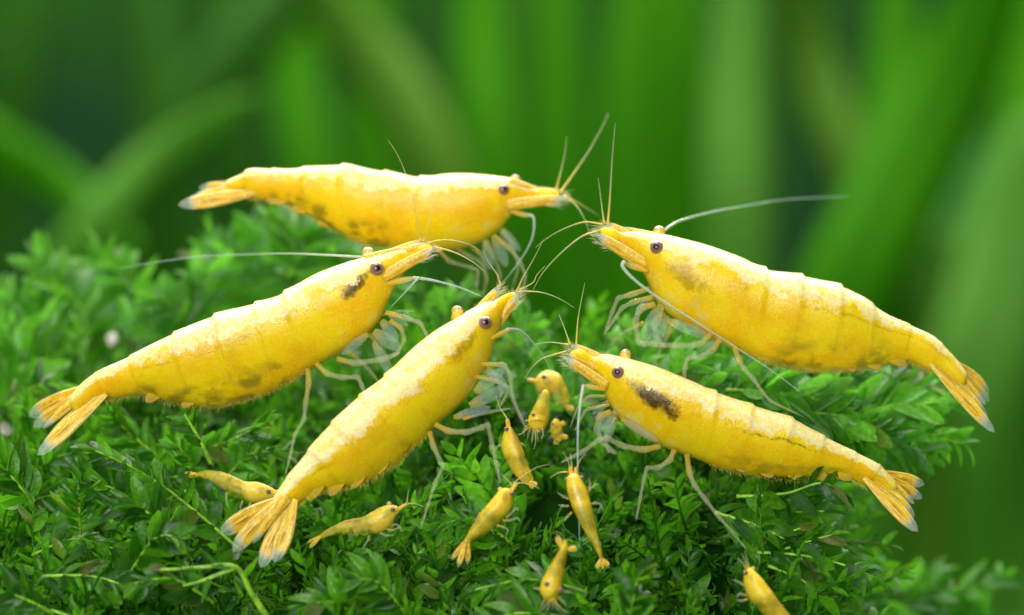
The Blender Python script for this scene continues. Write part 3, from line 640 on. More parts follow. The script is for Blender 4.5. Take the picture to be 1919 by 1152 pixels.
make_baby('small yellow baby shrimp facing down into the moss, its tail fan opened like two fins',
    [((1030, 1126), (1040, 1124)), ((1020, 1122), (1046, 1117)), ((1013, 1106), (1052, 1104)), ((1018, 1084), (1056, 1084)), ((1028, 1066), (1059, 1064)), ((1038, 1048), (1062, 1046)), ((1047, 1032), (1064, 1032)), ((1054, 1019), (1064, 1020))],
    (-1.0, -0.92), R(70), bm_y, [(1024, 1094, -0.07), (1050, 1106, -0.05)], [((1054, 1030), (1043, 1002), 6, 0), ((1062, 1030), (1083, 1027), 6, 0), ((1058, 1024), (1060, 1010), 4, 0)], [],
    [([(1048, 1106), (1060, 1108), (1074, 1110)], 0), ([(1014, 1104), (1005, 1102), (998, 1102)], 0), ([(1022, 1122), (1016, 1132), (1012, 1142)], 0), ([(1030, 1126), (1028, 1138), (1022, 1148)], 0), ([(1040, 1124), (1042, 1136), (1048, 1146)], 0), ([(1046, 1118), (1056, 1128), (1062, 1136)], 0), ([(1036, 1126), (1036, 1142)], 0)], [([(1028, 1126), (1018, 1140), (1004, 1150)], -0.05), ([(1040, 1126), (1052, 1140), (1066, 1148)], -0.05)])
make_baby('yellow baby shrimp rising from the moss at the bottom, under the lower shrimp\'s last leg',
    [((1408, 1063), (1398, 1066)), ((1414, 1070), (1394, 1076)), ((1428, 1084), (1394, 1098)), ((1446, 1108), (1404, 1124)), ((1462, 1130), (1424, 1146)), ((1478, 1150), (1446, 1168)), ((1492, 1172), (1468, 1188)), ((1502, 1192), (1486, 1202))],
    (-0.85, -0.9), R(40), bm_y, [(1397, 1073, -0.04), (1411, 1066, 0.02)], [((1494, 1196), (1510, 1216), 6, 0)], [],
    [([(1396, 1098), (1384, 1090), (1372, 1086)], 0), ([(1400, 1116), (1386, 1112), (1378, 1120)], 0), ([(1402, 1122), (1390, 1126), (1380, 1124)], 0)],
    [([(1398, 1066), (1392, 1055), (1382, 1046)], 0), ([(1401, 1064), (1396, 1050), (1390, 1036)], 0), ([(1404, 1064), (1400, 1048), (1396, 1032)], 0)])
make_baby('bright yellow baby shrimp hanging head down beside a tiny whitish one',
    [((992, 800), (1018, 800)), ((990, 794), (1024, 796)), ((992, 782), (1029, 784)), ((1000, 766), (1031, 766)), ((1007, 752), (1032, 752)), ((1013, 740), (1032, 742)), ((1018, 732), (1030, 734))],
    (0.05, 0.15), R(55), bm_y, [(999, 777, -0.06), (987, 790, 0.0)], [], [],
    [([(995, 800), (990, 812), (988, 824)], 0), ([(1000, 802), (998, 818), (996, 832)], -0.02), ([(1008, 802), (1006, 816), (1010, 828)], 0), ([(1016, 800), (1018, 814), (1014, 824)], 0), ([(990, 796), (982, 804), (982, 818)], 0)], [([(992, 800), (978, 812), (966, 816)], -0.05), ([(1002, 802), (1004, 826), (1000, 842)], -0.05)], er=3.6, cidx=2)
make_baby('pale round-headed baby shrimp behind the bright one hanging head down',
    [((1002, 712), (1004, 726)), ((1012, 700), (1010, 736)), ((1028, 694), (1022, 738)), ((1046, 700), (1036, 742)), ((1056, 716), (1042, 752)), ((1064, 734), (1046, 764)), ((1070, 750), (1052, 772))],
    (0.62, 0.68), R(25), bm_p, [(1019, 706, -0.08)], [((1060, 760), (1076, 772), 8, 0)], [((1010, 716), (986, 710), 5)],
    [([(1012, 736), (1008, 750), (1004, 760)], 0), ([(1022, 738), (1020, 752), (1014, 764)], 0)], [], er=4.6, cidx=3)
make_baby('tiny whitish yellow baby shrimp beside the bright baby hanging head down',
    [((1036, 786), (1044, 784)), ((1032, 796), (1050, 792)), ((1032, 808), (1054, 804)), ((1036, 818), (1056, 814)), ((1042, 826), (1056, 822))],
    (0.35, 0.4), R(45), bm_p, [(1036, 794, -0.04)], [((1046, 816), (1066, 820), 5, 0), ((1046, 820), (1040, 834), 5, 0), ((1048, 798), (1060, 790), 5, 0)], [],
    [([(1034, 806), (1024, 810)], 0), ([(1036, 816), (1028, 822)], 0)], [], er=2.6, cidx=2)

# ------------------------------------------------------------------ moss mound
def mound_py(px, Y):
    """picture height of the mound's core at depth Y"""
    crest = np.interp(px, [-500, 100, 350, 600, 900, 1150, 1300, 1450, 1600], [710, 710, 715, 710, 725, 745, 800, 900, 1120])
    prof = np.interp(Y, [-2.6, -1.6, -0.9, -0.3, 0.3, 0.9, 1.5, 2.0], [1500, 1320, 1180, 1040, 930, 790, 690, 0])
    if Y > 0: Y = Y*float(np.interp(px, [500, 900], [0.56, 1.0]))
    front = np.interp(Y, [-2.6, -1.7, -1.0, -0.4, 0.2, 0.8, 1.4, 2.0, 2.6], [1700, 1465, 1325, 1190, 1065, 925, 785, 682, 605])
    f = max(front, crest)
    f += max(0.0, (px-1380))*1.5 + max(0.0, px-1520)*1.6
    if Y > 1.7: f += (Y-1.7)*260
    return f
def mound_z(x, Y):
    px = x*PXCM*DIST/(DIST+Y)+W0/2
    z = zpy(px, mound_py(px, Y), Y)
    return max(z, -9.2)-0.06+0.26*mnoise.noise(Vector((x*1.7, Y*1.7, 0.3)))+0.10*mnoise.noise(Vector((x*4, Y*4, 2.0)))
t = NT('dark_peat'); ob = t.obj()
M_SOIL = t.done(t.bsdf(Base_Color=t.mix(t.noise(ob, 5, 4), (0.004, 0.018, 0.002), (0.010, 0.045, 0.004)), Roughness=0.95, Specular_IOR_Level=0.0, Normal=t.bump(t.noise(ob, 12, 4), 0.6, 0.05)))
nx, ny = 90, 64
V = []; F = []
for j in range(ny):
    Y = -3.2+8.4*j/(ny-1)
    for i in range(nx):
        x = -5.0+8.4*i/(nx-1)
        V.append((x, Y, mound_z(x, Y)-0.05))
for j in range(ny-1):
    for i in range(nx-1): F.append((j*nx+i, j*nx+i+1, (j+1)*nx+i+1, (j+1)*nx+i))
tag(mesh_obj('mound', V, F, M_SOIL), kind='structure')

def leaf_material(name, dark, mid, bright, trans=0.48, rough=0.40):
    t = NT(name); ob = t.obj()
    isl = t.n('ShaderNodeNewGeometry').outputs['Random Per Island']
    oi = t.n('ShaderNodeObjectInfo').outputs['Random']
    r = t.math('FRACT', t.math('ADD', isl, t.math('MULTIPLY', oi, 3.7)))
    pos = t.n('ShaderNodeNewGeometry').outputs['Position']
    big = t.noise(pos, 1.6, 2)
    f = t.math('ADD', t.math('MULTIPLY', r, 0.55), t.math('MULTIPLY', big, 0.45))
    col = t.ramp(f, [(0.22, dark), (0.50, mid), (0.74, bright), (0.92, tuple(min(1, c*1.35+0.02) for c in bright))])
    n = t.noise(pos, 34, 3)
    col = t.mix(t.smooth(n, 0.4, 0.7, 0, 0.35), col, tuple(c*0.55 for c in mid))
    odd = t.math('FRACT', t.math('MULTIPLY', r, 17.3))
    col = t.mix(t.smooth(odd, 0.955, 0.965, 0, 0.8), col, (0.15, 0.13, 0.03))
    a = t.bsdf(Base_Color=col, Roughness=t.smooth(t.math('FRACT', t.math('MULTIPLY', r, 7.7)), 0.1, 0.9, 0.20, 0.55), Specular_IOR_Level=0.38, Normal=t.bump(n, 0.25, 0.02))
    tr = t.n('ShaderNodeBsdfTranslucent'); t.put(tr.inputs[0], t.mix(0.6, col, tuple(min(1, c*1.6) for c in bright)))
    mx = t.n('ShaderNodeMixShader'); mx.inputs[0].default_value = trans
    t.t.links.new(a, mx.inputs[1]); t.t.links.new(tr.outputs[0], mx.inputs[2])
    tp = t.n('ShaderNodeBsdfTransparent'); t.put(tp.inputs[0], (0.55, 0.90, 0.40))
    m2 = t.n('ShaderNodeMixShader'); t.put(m2.inputs[0], t.smooth(n, 0.35, 0.7, 0.06, 0.30))
    t.t.links.new(mx.outputs[0], m2.inputs[1]); t.t.links.new(tp.outputs[0], m2.inputs[2])
    return t.done(m2.outputs[0])
M_MOSS = leaf_material('moss_leaf', (0.006, 0.038, 0.002), (0.026, 0.140, 0.004), (0.12, 0.38, 0.013))
M_STEM = plain('moss_stem', (0.20, 0.42, 0.025), 0.4, var=0.35, scale=14)

# one leaf: pointed oval, keeled along the midrib, tip curling down; length 1 along +Y, normal +Z
def leaf_arrays(w=0.30, curl=0.25, keel=0.10, twist=0.0, hook=0.0):
    rows = [(0.0, 0.30), (0.22, 0.86), (0.48, 1.0), (0.74, 0.82), (0.92, 0.42)]
    V = []; F = []
    for s, k in rows+[(1.0, 0.0)]:
        z = -curl*s*s; cx = hook*s*s; a = twist*s
        pts = [(-w*k, keel*k), (0.0, 0.0), (w*k, keel*k*0.7)] if k else [(0.0, 0.0)]
        for x, h in pts: V.append((cx+x*math.cos(a)-h*math.sin(a), s, z+x*math.sin(a)+h*math.cos(a)))
    for i in range(4):
        for a in (0, 1): F.append((3*i+a, 3*i+a+1, 3*i+a+4, 3*i+a+3))
    F += [(12, 13, 15), (13, 14, 15)]
    return np.array(V, float), F
LEAVES = [leaf_arrays(*q) for q in ((0.17, 0.20, 0.10, 0.3, 0.10), (0.21, 0.40, 0.08, -0.5, -0.15), (0.13, 0.05, 0.07, 0.8, 0.2), (0.25, 0.50, 0.06, 0.2, 0.0), (0.18, -0.25, 0.10, -0.8, 0.12), (0.15, 0.75, 0.10, 0.4, -0.2), (0.20, 0.30, 0.14, 1.1, 0.0), (0.12, 0.35, 0.05, -0.3, 0.25))]
LEAF_MESH = []; YOUNG_MESH = []
M_YOUNG = leaf_material('young_moss_leaf', (0.020, 0.10, 0.004), (0.060, 0.26, 0.010), (0.17, 0.50, 0.040))
for V, F in LEAVES:
    me = bpy.data.meshes.new('young_leaf'); me.from_pydata([tuple(v) for v in V], [], F)
    me.polygons.foreach_set('use_smooth', [True]*len(me.polygons)); me.materials.append(M_YOUNG); YOUNG_MESH.append(me)
    me = bpy.data.meshes.new('moss_leaf'); me.from_pydata([tuple(v) for v in V], [], F)
    me.polygons.foreach_set('use_smooth', [True]*len(me.polygons)); me.materials.append(M_MOSS); LEAF_MESH.append(me)

def frond_layout(path, n, size, plane_n, rnd, spread=55, bare=0.0):
    """path: numpy points; returns list of (4x4 matrix, variant)"""
    path = [np.array(p, float) for p in path]
    seg = [np.linalg.norm(path[i+1]-path[i]) for i in range(len(path)-1)]; cum = np.concatenate([[0], np.cumsum(seg)]); L = cum[-1]
    out = []
    for k in range(n):
        f = bare+(1-bare)*(k+0.5)/n
        d = f*L; i = min(max(int(np.searchsorted(cum, d))-1, 0), len(path)-2)
        p = path[i]+(path[i+1]-path[i])*((d-cum[i])/max(seg[i], 1e-9))
        t = (path[i+1]-path[i])/max(seg[i], 1e-9)
        nn = plane_n-t*np.dot(plane_n, t); nn /= max(np.linalg.norm(nn), 1e-6)
        side = np.cross(t, nn)*(1 if k % 2 else -1)
        a = math.radians(spread*(1-0.45*f)+rnd.uniform(-14, 14))
        if k == n-1: a = math.radians(rnd.uniform(-8, 8))
        lift = rnd.uniform(-0.25, 0.40)
        y = t*math.cos(a)+side*math.sin(a)+nn*lift; y /= np.linalg.norm(y)
        z = nn+rnd.normal(0, 0.30, 3); z -= y*np.dot(z, y); z /= np.linalg.norm(z)
        x = np.cross(y, z)
        s = size*(0.72+0.5*math.sin(min(1, f*1.5+0.2)*math.pi*0.8))*rnd.uniform(0.75, 1.2)*(1-0.35*max(0, f-0.7)/0.3)
        m = np.eye(4); m[:3, 0] = x*s; m[:3, 1] = y*s; m[:3, 2] = z*s; m[:3, 3] = p
        out.append((m, int(rnd.integers(len(LEAVES)))))
    return out

# --- the carpet: template fronds copied all over the mound and joined into one mesh
TEMPL = []
for k in range(18):
    r = np.random.default_rng(100+k)
    L = 1.0; bend = r.uniform(-0.5, 0.5, 2); pts = []
    for i in range(6):
        s = i/5; pts.append((bend[0]*s*s, bend[1]*s*s, s))
    lay = frond_layout(pts, int(r.integers(18, 26)) if k < 9 else int(r.integers(22, 32)), r.uniform(0.17, 0.25) if k < 9 else (r.uniform(0.13, 0.17) if k < 14 else r.uniform(0.06, 0.09)), np.array([0.0, -1.0, 0.15]), r)
    VV, FF = [], []
    for m, v in lay:
        Vl, Fl = LEAVES[v]; o = len(VV)
        VV += list((np.c_[Vl, np.ones(len(Vl))] @ m.T)[:, :3]); FF += [tuple(i+o for i in q) for q in Fl]
    tv, tf, tu = tube(pts, [(0.016 if k < 14 else 0.020)*(1-0.6*i/5) for i in range(6)], 4)
    o = len(VV); VV += [np.array(v) for v in tv]; FF += [tuple(i+o for i in q) for q in tf]
    TEMPL.append((np.array(VV), FF))
allV = []; loops = []; sizes = []; off = 0
def add_frond(base, direction, facing, L, k):
    global off
    Vt, Ft = TEMPL[k]
    z = direction/np.linalg.norm(direction); y = -facing+z*np.dot(facing, z); y /= max(np.linalg.norm(y), 1e-6); x = np.cross(y, z)
    M3 = np.stack([x, y, z], 1)*L
    allV.append(Vt @ M3.T+base)
    for q in Ft: loops.extend([i+off for i in q]); sizes.append(len(q))
    off += len(Vt)
KEEP = [(450, 915, 75, -0.12), (500, 910, 50, -0.12), (680, 985, 75, -0.45), (610, 1000, 45, -0.45), (920, 960, 75, -0.6), (870, 1030, 40, -0.6), (970, 850, 65, -0.25), (1095, 960, 80, -0.6), (1115, 1030, 40, -0.6), (1040, 1070, 75, -1.0), (1430, 1110, 65, -0.85), (1010, 775, 60, 0.1), (1045, 800, 40, 0.35), (1030, 725, 62, 0.65),
        (470, 1000, 80, -0.5), (540, 930, 60, -0.45), (110, 780, 80, 0.2), (800, 900, 60, -0.15), (925, 850, 50, -0.1), (560, 800, 60, 0.05), (1200, 900, 60, -0.2), (1310, 920, 60, -0.2), (1360, 990, 50, -0.2), (1100, 850, 60, -0.2), (650, 860, 70, -0.2), (1450, 860, 80, 0.0)]
count = 0
while count < 2900:
    x = rng.uniform(-4.4, 2.6); Y = rng.uniform(-1.9, 4.0)
    px = x*PXCM*DIST/(DIST+Y)+W0/2
    if px > 1580 or px < -250 or Y > (3.9 if px < 700 else 2.4): continue
    if mnoise.noise(Vector((x*2.3, Y*2.3, 7.0))) < rng.uniform(-0.42, 0.22): continue
    py = mound_py(px, Y)
    if py > 1420: continue
    z = mound_z(x, Y); e = 0.05
    nrm = np.array([-(mound_z(x+e, Y)-mound_z(x-e, Y))/(2*e), -(mound_z(x, Y+e)-mound_z(x, Y-e))/(2*e), 1.0]); nrm /= np.linalg.norm(nrm)
    d = nrm*0.75+np.array([0, -0.1, 0.15])+rng.normal(0, 0.70, 3)
    if px > 1350: d += np.array([0.9, 0, 0.0])
    L = rng.choice([rng.uniform(0.28, 0.48), rng.uniform(0.42, 0.80)])
    tipp = np.array([x, Y, z])+d/np.linalg.norm(d)*L
    if any(Y < kp[3]+0.12 and (kp[0]-to_px(q)[0])**2+(kp[1]-to_px(q)[1])**2 < kp[2]**2 for kp in KEEP for q in (tipp, np.array([x, Y, z])*0.5+tipp*0.5, tipp*1.25-np.array([x, Y, z])*0.25)): continue
    fac = np.array([0, -0.75, 0.65])+rng.normal(0, 0.5, 3); fac /= np.linalg.norm(fac)
    add_frond(np.array([x, Y, z-0.06]), d, fac, L, int(rng.integers(len(TEMPL)))); count += 1
def big_mesh(name, Vs, loops, sizes, mat):
    me = bpy.data.meshes.new(name); Va = np.concatenate(Vs).astype(np.float32)
    me.vertices.add(len(Va)); me.vertices.foreach_set('co', Va.ravel())
    me.loops.add(len(loops)); me.loops.foreach_set('vertex_index', np.array(loops, np.int32))
    sz = np.array(sizes, np.int32); st = np.concatenate([[0], np.cumsum(sz)[:-1]]).astype(np.int32)
    me.polygons.add(len(sz)); me.polygons.foreach_set('loop_start', st)
    me.polygons.foreach_set('use_smooth', np.ones(len(sz), bool))
    me.update(calc_edges=True); me.validate(); me.materials.append(mat)
    o = bpy.data.objects.new(name, me); C.objects.link(o); return o
carpet = big_mesh('moss_carpet', allV, loops, sizes, M_MOSS)
tag(carpet, 'thick tangle of small green moss leaves covering the mound', 'moss', kind='stuff')

LAND = [(440, 1000, 'the spread tail fan'), (680, 980, 'the slender bent-tailed baby shrimp'), (910, 970, 'the plump baby shrimp'), (1095, 960, 'the baby shrimp seen from above'), (1040, 1070, 'the baby shrimp facing down'), (1430, 1110, 'the lowest baby shrimp'),
        (430, 910, 'the pale baby shrimp behind the tail fan'), (1200, 960, 'the bent leg of the olive-patched shrimp'), (1390, 1000, 'the last leg of the olive-patched shrimp'), (100, 800, 'the tail of the smudged shrimp'), (380, 1070, 'the forked bare stem'), (640, 1110, 'the straight bare stem'),
        (800, 960, 'the hind leg of the climbing shrimp'), (20, 1120, 'the bare stem in the corner'), (20, 812, 'the white dead flake'), (540, 850, 'the longest leg of the smudged shrimp'), (400, 780, 'the belly of the smudged shrimp')]
LAND2 = [(225, 500, 'the faded tip of the long back-swept antenna'), (205, 648, 'the white dead leaf'), (570, 440, 'the belly of the back shrimp'), (690, 480, 'the far eye of the smudged shrimp'), (400, 480, 'the middle of the back-swept antenna'), (30, 620, 'the left border, behind the dead flake'), (330, 600, 'the back of the smudged shrimp'),
         (1800, 745, 'the hanging tail of the white-backed shrimp'), (1560, 700, 'the belly of the white-backed shrimp'), (1420, 720, 'the last leg of the white-backed shrimp'), (1290, 690, 'the front legs of the white-backed shrimp'), (1720, 850, 'the tail fan of the olive-patched shrimp'), (1480, 900, 'the belly of the olive-patched shrimp'),
         (1400, 1030, 'the foot of the olive-patched shrimp'), (1450, 1110, 'the lowest baby shrimp'), (1180, 650, 'the far eye of the olive-patched shrimp'), (960, 560, 'the snout of the climbing shrimp'), (850, 560, 'the far eye of the climbing shrimp'), (1030, 720, 'the pale round-headed baby'), (960, 720, 'the front legs of the climbing shrimp')]
def beside2(q): return min(LAND2, key=lambda l: (l[0]-q[0])**2+(l[1]-q[1])**2)[2]
def beside(px, py): return min(LAND, key=lambda q: (q[0]-px)**2+(q[1]-py)**2)[2]
# --- single fronds that can be told apart
def frond(pts, Y, dY, n, size, label, group, stem=3.0, spread=55, bare=0.0, seed=None, young=False):
    r = np.random.default_rng(seed if seed is not None else int(abs(pts[0][0]*7+pts[0][1]*13)))
    q = catmull(pts, 5); m = len(q)
    W = [P(p[0], p[1], Y+dY*i/(m-1)) for i, p in enumerate(q)]
    root = empty('moss_frond', W[0]); tag(root, label, 'moss', group)
    v, f, u = tube(W, [stem*PX*(1-0.6*i/(m-1)) for i in range(m)], 6)
    mesh_obj('stem', v, f, M_STEM, root, u)
    pn = np.array([r.uniform(-0.35, 0.35), -0.72, 0.7])
    for mt, k in frond_layout([np.array(w-W[0]) for w in W], n, size*PX, pn, r, spread, bare):
        o = bpy.data.objects.new('leaf', (YOUNG_MESH if young else LEAF_MESH)[k]); C.objects.link(o); o.parent = root
        o.matrix_local = Matrix(mt.tolist())
    return root
g = 'leafy fronds reaching out to the right of the mound'; lb = 'long leafy moss frond reaching out under the tail of the white-backed shrimp'
for pts, Y, dY in [([(1300, 745), (1420, 702), (1520, 700), (1640, 704)], 0.7, 0.2), ([(1330, 770), (1480, 725), (1600, 714)], 0.75, 0.1), ([(1370, 790), (1560, 762), (1690, 760), (1792, 748)], 0.6, 0.2),
                   ([(1400, 805), (1560, 790), (1690, 802), (1804, 832)], 0.5, 0.2), ([(1400, 780), (1550, 775), (1650, 812), (1745, 858)], 0.45, 0.1), ([(1450, 770), (1560, 740), (1680, 730), (1760, 722)], 0.9, 0.2),
                   ([(1360, 730), (1450, 735), (1540, 750), (1620, 780)], 0.5, 0.1), ([(1420, 820), (1520, 820), (1620, 830), (1700, 848)], 0.6, 0.2)]:
    frond(pts, Y, dY, 50, 74, 'long bright moss frond reaching out near '+beside2(pts[-1]), g, 3.5, young=True)
g = 'fronds rising behind the lower shrimp'; lb = 'leafy moss frond rising between the two right-hand shrimps'
for pts, Y in [([(1180, 720), (1200, 670), (1170, 620)], 1.0), ([(1240, 730), (1280, 690), (1330, 668)], 0.6), ([(1300, 740), (1350, 700), (1420, 690)], 0.6), ([(1220, 700), (1260, 650), (1250, 612)], 1.1), ([(1120, 720), (1140, 660), (1200, 640)], 1.2),
               ([(1310, 760), (1380, 740), (1450, 745)], 0.45), ([(1260, 720), (1300, 680), (1300, 640)], 0.9)]:
    frond(pts, Y, 0.1, 18, 56, 'leafy moss frond rising near '+beside2(pts[-1]), g, young=True)
g = 'fronds hanging at the lower right edge'; lb = 'glossy dark moss frond hanging off the lower right edge of the mound'
for pts, Y, n in [([(1380, 930), (1470, 925), (1540, 905), (1582, 930)], -0.1, 16), ([(1420, 1035), (1500, 1040), (1580, 1058), (1640, 1082)], -0.25, 16), ([(1430, 1045), (1490, 1022), (1560, 1002)], -0.2, 12), ([(1400, 970), (1480, 960), (1545, 958)], 0.0, 13),
                  ([(1440, 1060), (1500, 1085), (1540, 1120)], -0.3, 12), ([(1400, 900), (1480, 890), (1560, 898)], 0.1, 14), ([(1380, 1000), (1430, 1010), (1500, 990)], -0.15, 12), ([(1340, 960), (1420, 985), (1470, 1010)], -0.2, 13)]:
    frond(pts, Y, -0.1, n, 62, 'glossy moss frond hanging off the mound near '+beside2(pts[-1]), g, 4)
g = 'blurred fronds in the bottom right corner'; lb = 'blurred moss frond low beyond the mound\'s right edge'
for pts in [[(1500, 1190), (1610, 1120), (1700, 1095)], [(1620, 1190), (1740, 1120), (1882, 1082)], [(1560, 1200), (1650, 1130), (1690, 1120)], [(1700, 1200), (1760, 1140), (1840, 1120)], [(1540, 1180), (1590, 1100), (1640, 1060)], [(1420, 1200), (1520, 1140), (1560, 1130)], [(1660, 1190), (1680, 1130), (1760, 1075)]]:
    frond(pts, 1.9, 0.3, 24, 70, lb, g, young=True)
g = 'blurred fronds at the left back'; lb = 'soft blurred moss frond standing up at the left back of the mound'
for pts, Y in [([(170, 640), (140, 560), (62, 474)], 1.5), ([(200, 620), (195, 540), (182, 478)], 1.7), ([(215, 620), (250, 560), (215, 498)], 1.6), ([(110, 690), (60, 610), (0, 540)], 1.3), ([(250, 640), (290, 600), (320, 555)], 1.4), ([(60, 700), (90, 620), (100, 560)], 1.5), ([(360, 620), (385, 540), (395, 500)], 1.3),
               ([(400, 600), (420, 520), (396, 450)], 1.5), ([(470, 570), (490, 490), (486, 420)], 1.6), ([(440, 560), (440, 490), (400, 470)], 1.4), ([(540, 520), (560, 450), (520, 415)], 1.3), ([(560, 530), (600, 470), (640, 470)], 1.3), ([(600, 540), (560, 470), (590, 440)], 1.4), ([(20, 760), (40, 680), (10, 620)], 1.0), ([(660, 560), (690, 520), (690, 490)], 1.5), ([(320, 640), (350, 600), (290, 560)], 1.2)]:
    frond(pts, Y*1.7, 0.15, 21, 84, 'soft blurred upright moss frond near '+beside2(pts[-1]), g, young=True)
g = 'fronds behind the climbing shrimp'; lb = 'moss frond growing between the head of the climbing shrimp and the babies'
for pts, Y in [([(900, 700), (960, 650), (1000, 600)], 1.2), ([(950, 720), (1000, 680), (960, 640)], 1.0), ([(830, 640), (840, 580), (880, 540)], 1.4), ([(780, 610), (800, 560), (780, 540)], 1.5), ([(1040, 760), (1090, 740), (1120, 720)], 0.7), ([(1000, 760), (1060, 700), (1080, 690)], 1.1), ([(960, 640), (985, 600), (1010, 620)], 1.3)]:
    frond(pts, Y, 0.1, 16, 52, 'blurred moss frond growing near '+beside2(pts[-1]), g, young=True)
g = 'sharp fronds on the front of the mound'; lb = 'dark glossy moss frond on the front face of the mound below the shrimps'
rf = np.random.default_rng(5)
fx = [(560, 1060), (640, 1080), (720, 1040), (800, 1060), (860, 1120), (940, 1080), (1000, 1040), (1100, 1090), (1160, 1040), (1220, 1090), (1280, 1060), (1300, 1130), (760, 1130), (680, 1140), (960, 1150), (1180, 1150), (400, 1110), (330, 1000), (240, 1060), (150, 980), (80, 1060), (60, 920), (150, 860), (880, 1000), (760, 990), (1000, 960), (1150, 960), (1240, 1010), (1330, 1030), (960, 1000), (620, 1000), (540, 1130), (1080, 1140), (260, 960), (100, 1130), (380, 960)]
for i, (x, y) in enumerate(fx):
    a = rf.uniform(-0.6, math.pi+0.6) if i % 3 else rf.uniform(0.3, 2.8); Ln = rf.uniform(120, 230)
    Y = float(np.interp(y, [850, 1000, 1150], [0.15, -0.45, -1.0]))
    e1 = (x+math.cos(a)*Ln*0.5, y-math.sin(a)*Ln*0.3-14); e2 = (x+math.cos(a)*Ln, y-math.sin(a)*Ln*0.45)
    if any(Y < kp[3]+0.12 and (kp[0]-q[0])**2+(kp[1]-q[1])**2 < (kp[2]+22)**2 for kp in KEEP for q in (e1, e2)): continue
    frond([(x, y+20), e1, e2], Y, -0.12, 30, rf.uniform(42, 60), 'dark glossy moss frond beside '+beside((x+e2[0])/2, (y+e2[1])/2), g, 3.5, seed=900+i)
g = 'feathery fronds on the left slope'; lb = 'feathery green moss frond sprawling on the left slope under the smudged shrimp'
for pts, Y in [([(60, 880), (130, 850), (230, 850)], 0.6), ([(20, 960), (90, 930), (190, 935)], 0.3), ([(300, 860), (230, 800), (210, 770)], 0.7), ([(340, 850), (420, 830), (500, 790)], 0.5), ([(10, 760), (80, 720), (150, 740)], 1.2), ([(260, 960), (180, 930), (120, 960)], 0.0),
               ([(420, 900), (470, 850), (540, 850)], 0.4), ([(60, 1040), (140, 1010), (220, 1030)], -0.3), ([(300, 900), (360, 880), (330, 830)], 0.4), ([(180, 1100), (260, 1070), (330, 1090)], -0.6), ([(600, 860), (650, 830), (700, 850)], 0.3), ([(20, 860), (60, 800), (50, 750)], 1.0)]:
    frond(pts, Y, -0.1, 30, 46, 'feathery moss frond sprawling beside '+beside(*pts[1]), g, 3)
frond([(455, 1035), (350, 945), (265, 885), (165, 838)], -0.25, -0.1, 34, 52, 'long feathery moss frond slanting left of the spread tail fan', None, 3.5, 62)
frond([(395, 868), (372, 820), (345, 775)], 0.1, -0.05, 6, 40, 'bright bare-stemmed moss shoot under the belly of the smudged shrimp', None, 5.5, 45, 0.3)
frond([(505, 1165), (470, 1110), (440, 1062), (370, 1064), (300, 1068)], -0.85, -0.05, 7, 40, 'bright yellow-green bare moss stem bent at the bottom left', None, 7, 40, 0.2)
frond([(440, 1064), (380, 1088), (325, 1102)], -0.87, -0.05, 4, 36, 'short bare moss twig forking from the bent stem', None, 5, 40, 0.3)
frond([(540, 1170), (630, 1112), (724, 1062)], -0.9, 0.05, 9, 44, 'straight yellow-green moss stem slanting up in the front', None, 7, 45, 0.2)
frond([(-20, 1108), (70, 1135), (150, 1162)], -0.9, 0.0, 3, 34, 'bare moss stem crossing the bottom left corner', None, 5, 40, 0.5)
frond([(240, 1090), (290, 1020), (330, 960)], -0.6, 0.1, 8, 38, 'thin upright moss shoot left of the bent stem', None, 3, 40)
# small pale dead leaves lodged in the moss
M_DEAD = plain('dead_leaf', (0.34, 0.33, 0.28), 0.5, var=0.2)
for (x, y, Y, s, a, lb) in [(205, 648, 2.4, 34, 20, 'small white dead leaf stuck in the blurred left moss'), (20, 812, 1.2, 36, -50, 'white dead leaf flake at the far left of the moss')]:
    V, F = leaf_arrays(0.34, 0.5, 0.15, 0.5); c = P(x, y, Y); m = Matrix.Rotation(R(a), 3, 'Y') @ Matrix.Rotation(R(70), 3, 'X')
    o = mesh_obj('dead_leaf', [c+m @ Vector(v)*(s*PX) for v in V], F, M_DEAD, origin=c); tag(o, lb, 'leaf')

# ------------------------------------------------------------------ background plants
def blade_material(name, a, b, trans=0.35):
    t = NT(name); uvv, u, v = t.uv(); ob = t.obj()
    st = t.noise(t.vec(t.math('MULTIPLY', u, 3.0), t.math('MULTIPLY', v, 7.0)), 1.5, 3)
    col = t.mix(t.smooth(st, 0.35, 0.65), a, b)
    p = t.bsdf(Base_Color=col, Roughness=0.6, Specular_IOR_Level=0.12, Normal=t.bump(st, 0.3, 0.05))
    tr = t.n('ShaderNodeBsdfTranslucent'); t.put(tr.inputs[0], b)
    mx = t.n('ShaderNodeMixShader'); mx.inputs[0].default_value = trans
    t.t.links.new(p, mx.inputs[1]); t.t.links.new(tr.outputs[0], mx.inputs[2])
    return t.done(mx.outputs[0])
BM = dict(soft=blade_material('blade_soft', (0.07, 0.25, 0.018), (0.10, 0.30, 0.028)),
          mid=blade_material('blade_green', (0.040, 0.22, 0.002), (0.065, 0.30, 0.003)),
          dim=blade_material('blade_deep', (0.025, 0.11, 0.010), (0.04, 0.16, 0.012)),
          olive=blade_material('blade_olive', (0.07, 0.18, 0.012), (0.10, 0.24, 0.02)),
          pale=blade_material('blade_pale', (0.10, 0.30, 0.035), (0.14, 0.36, 0.055)),
          blue=blade_material('blade_cool', (0.05, 0.22, 0.03), (0.07, 0.28, 0.045)))
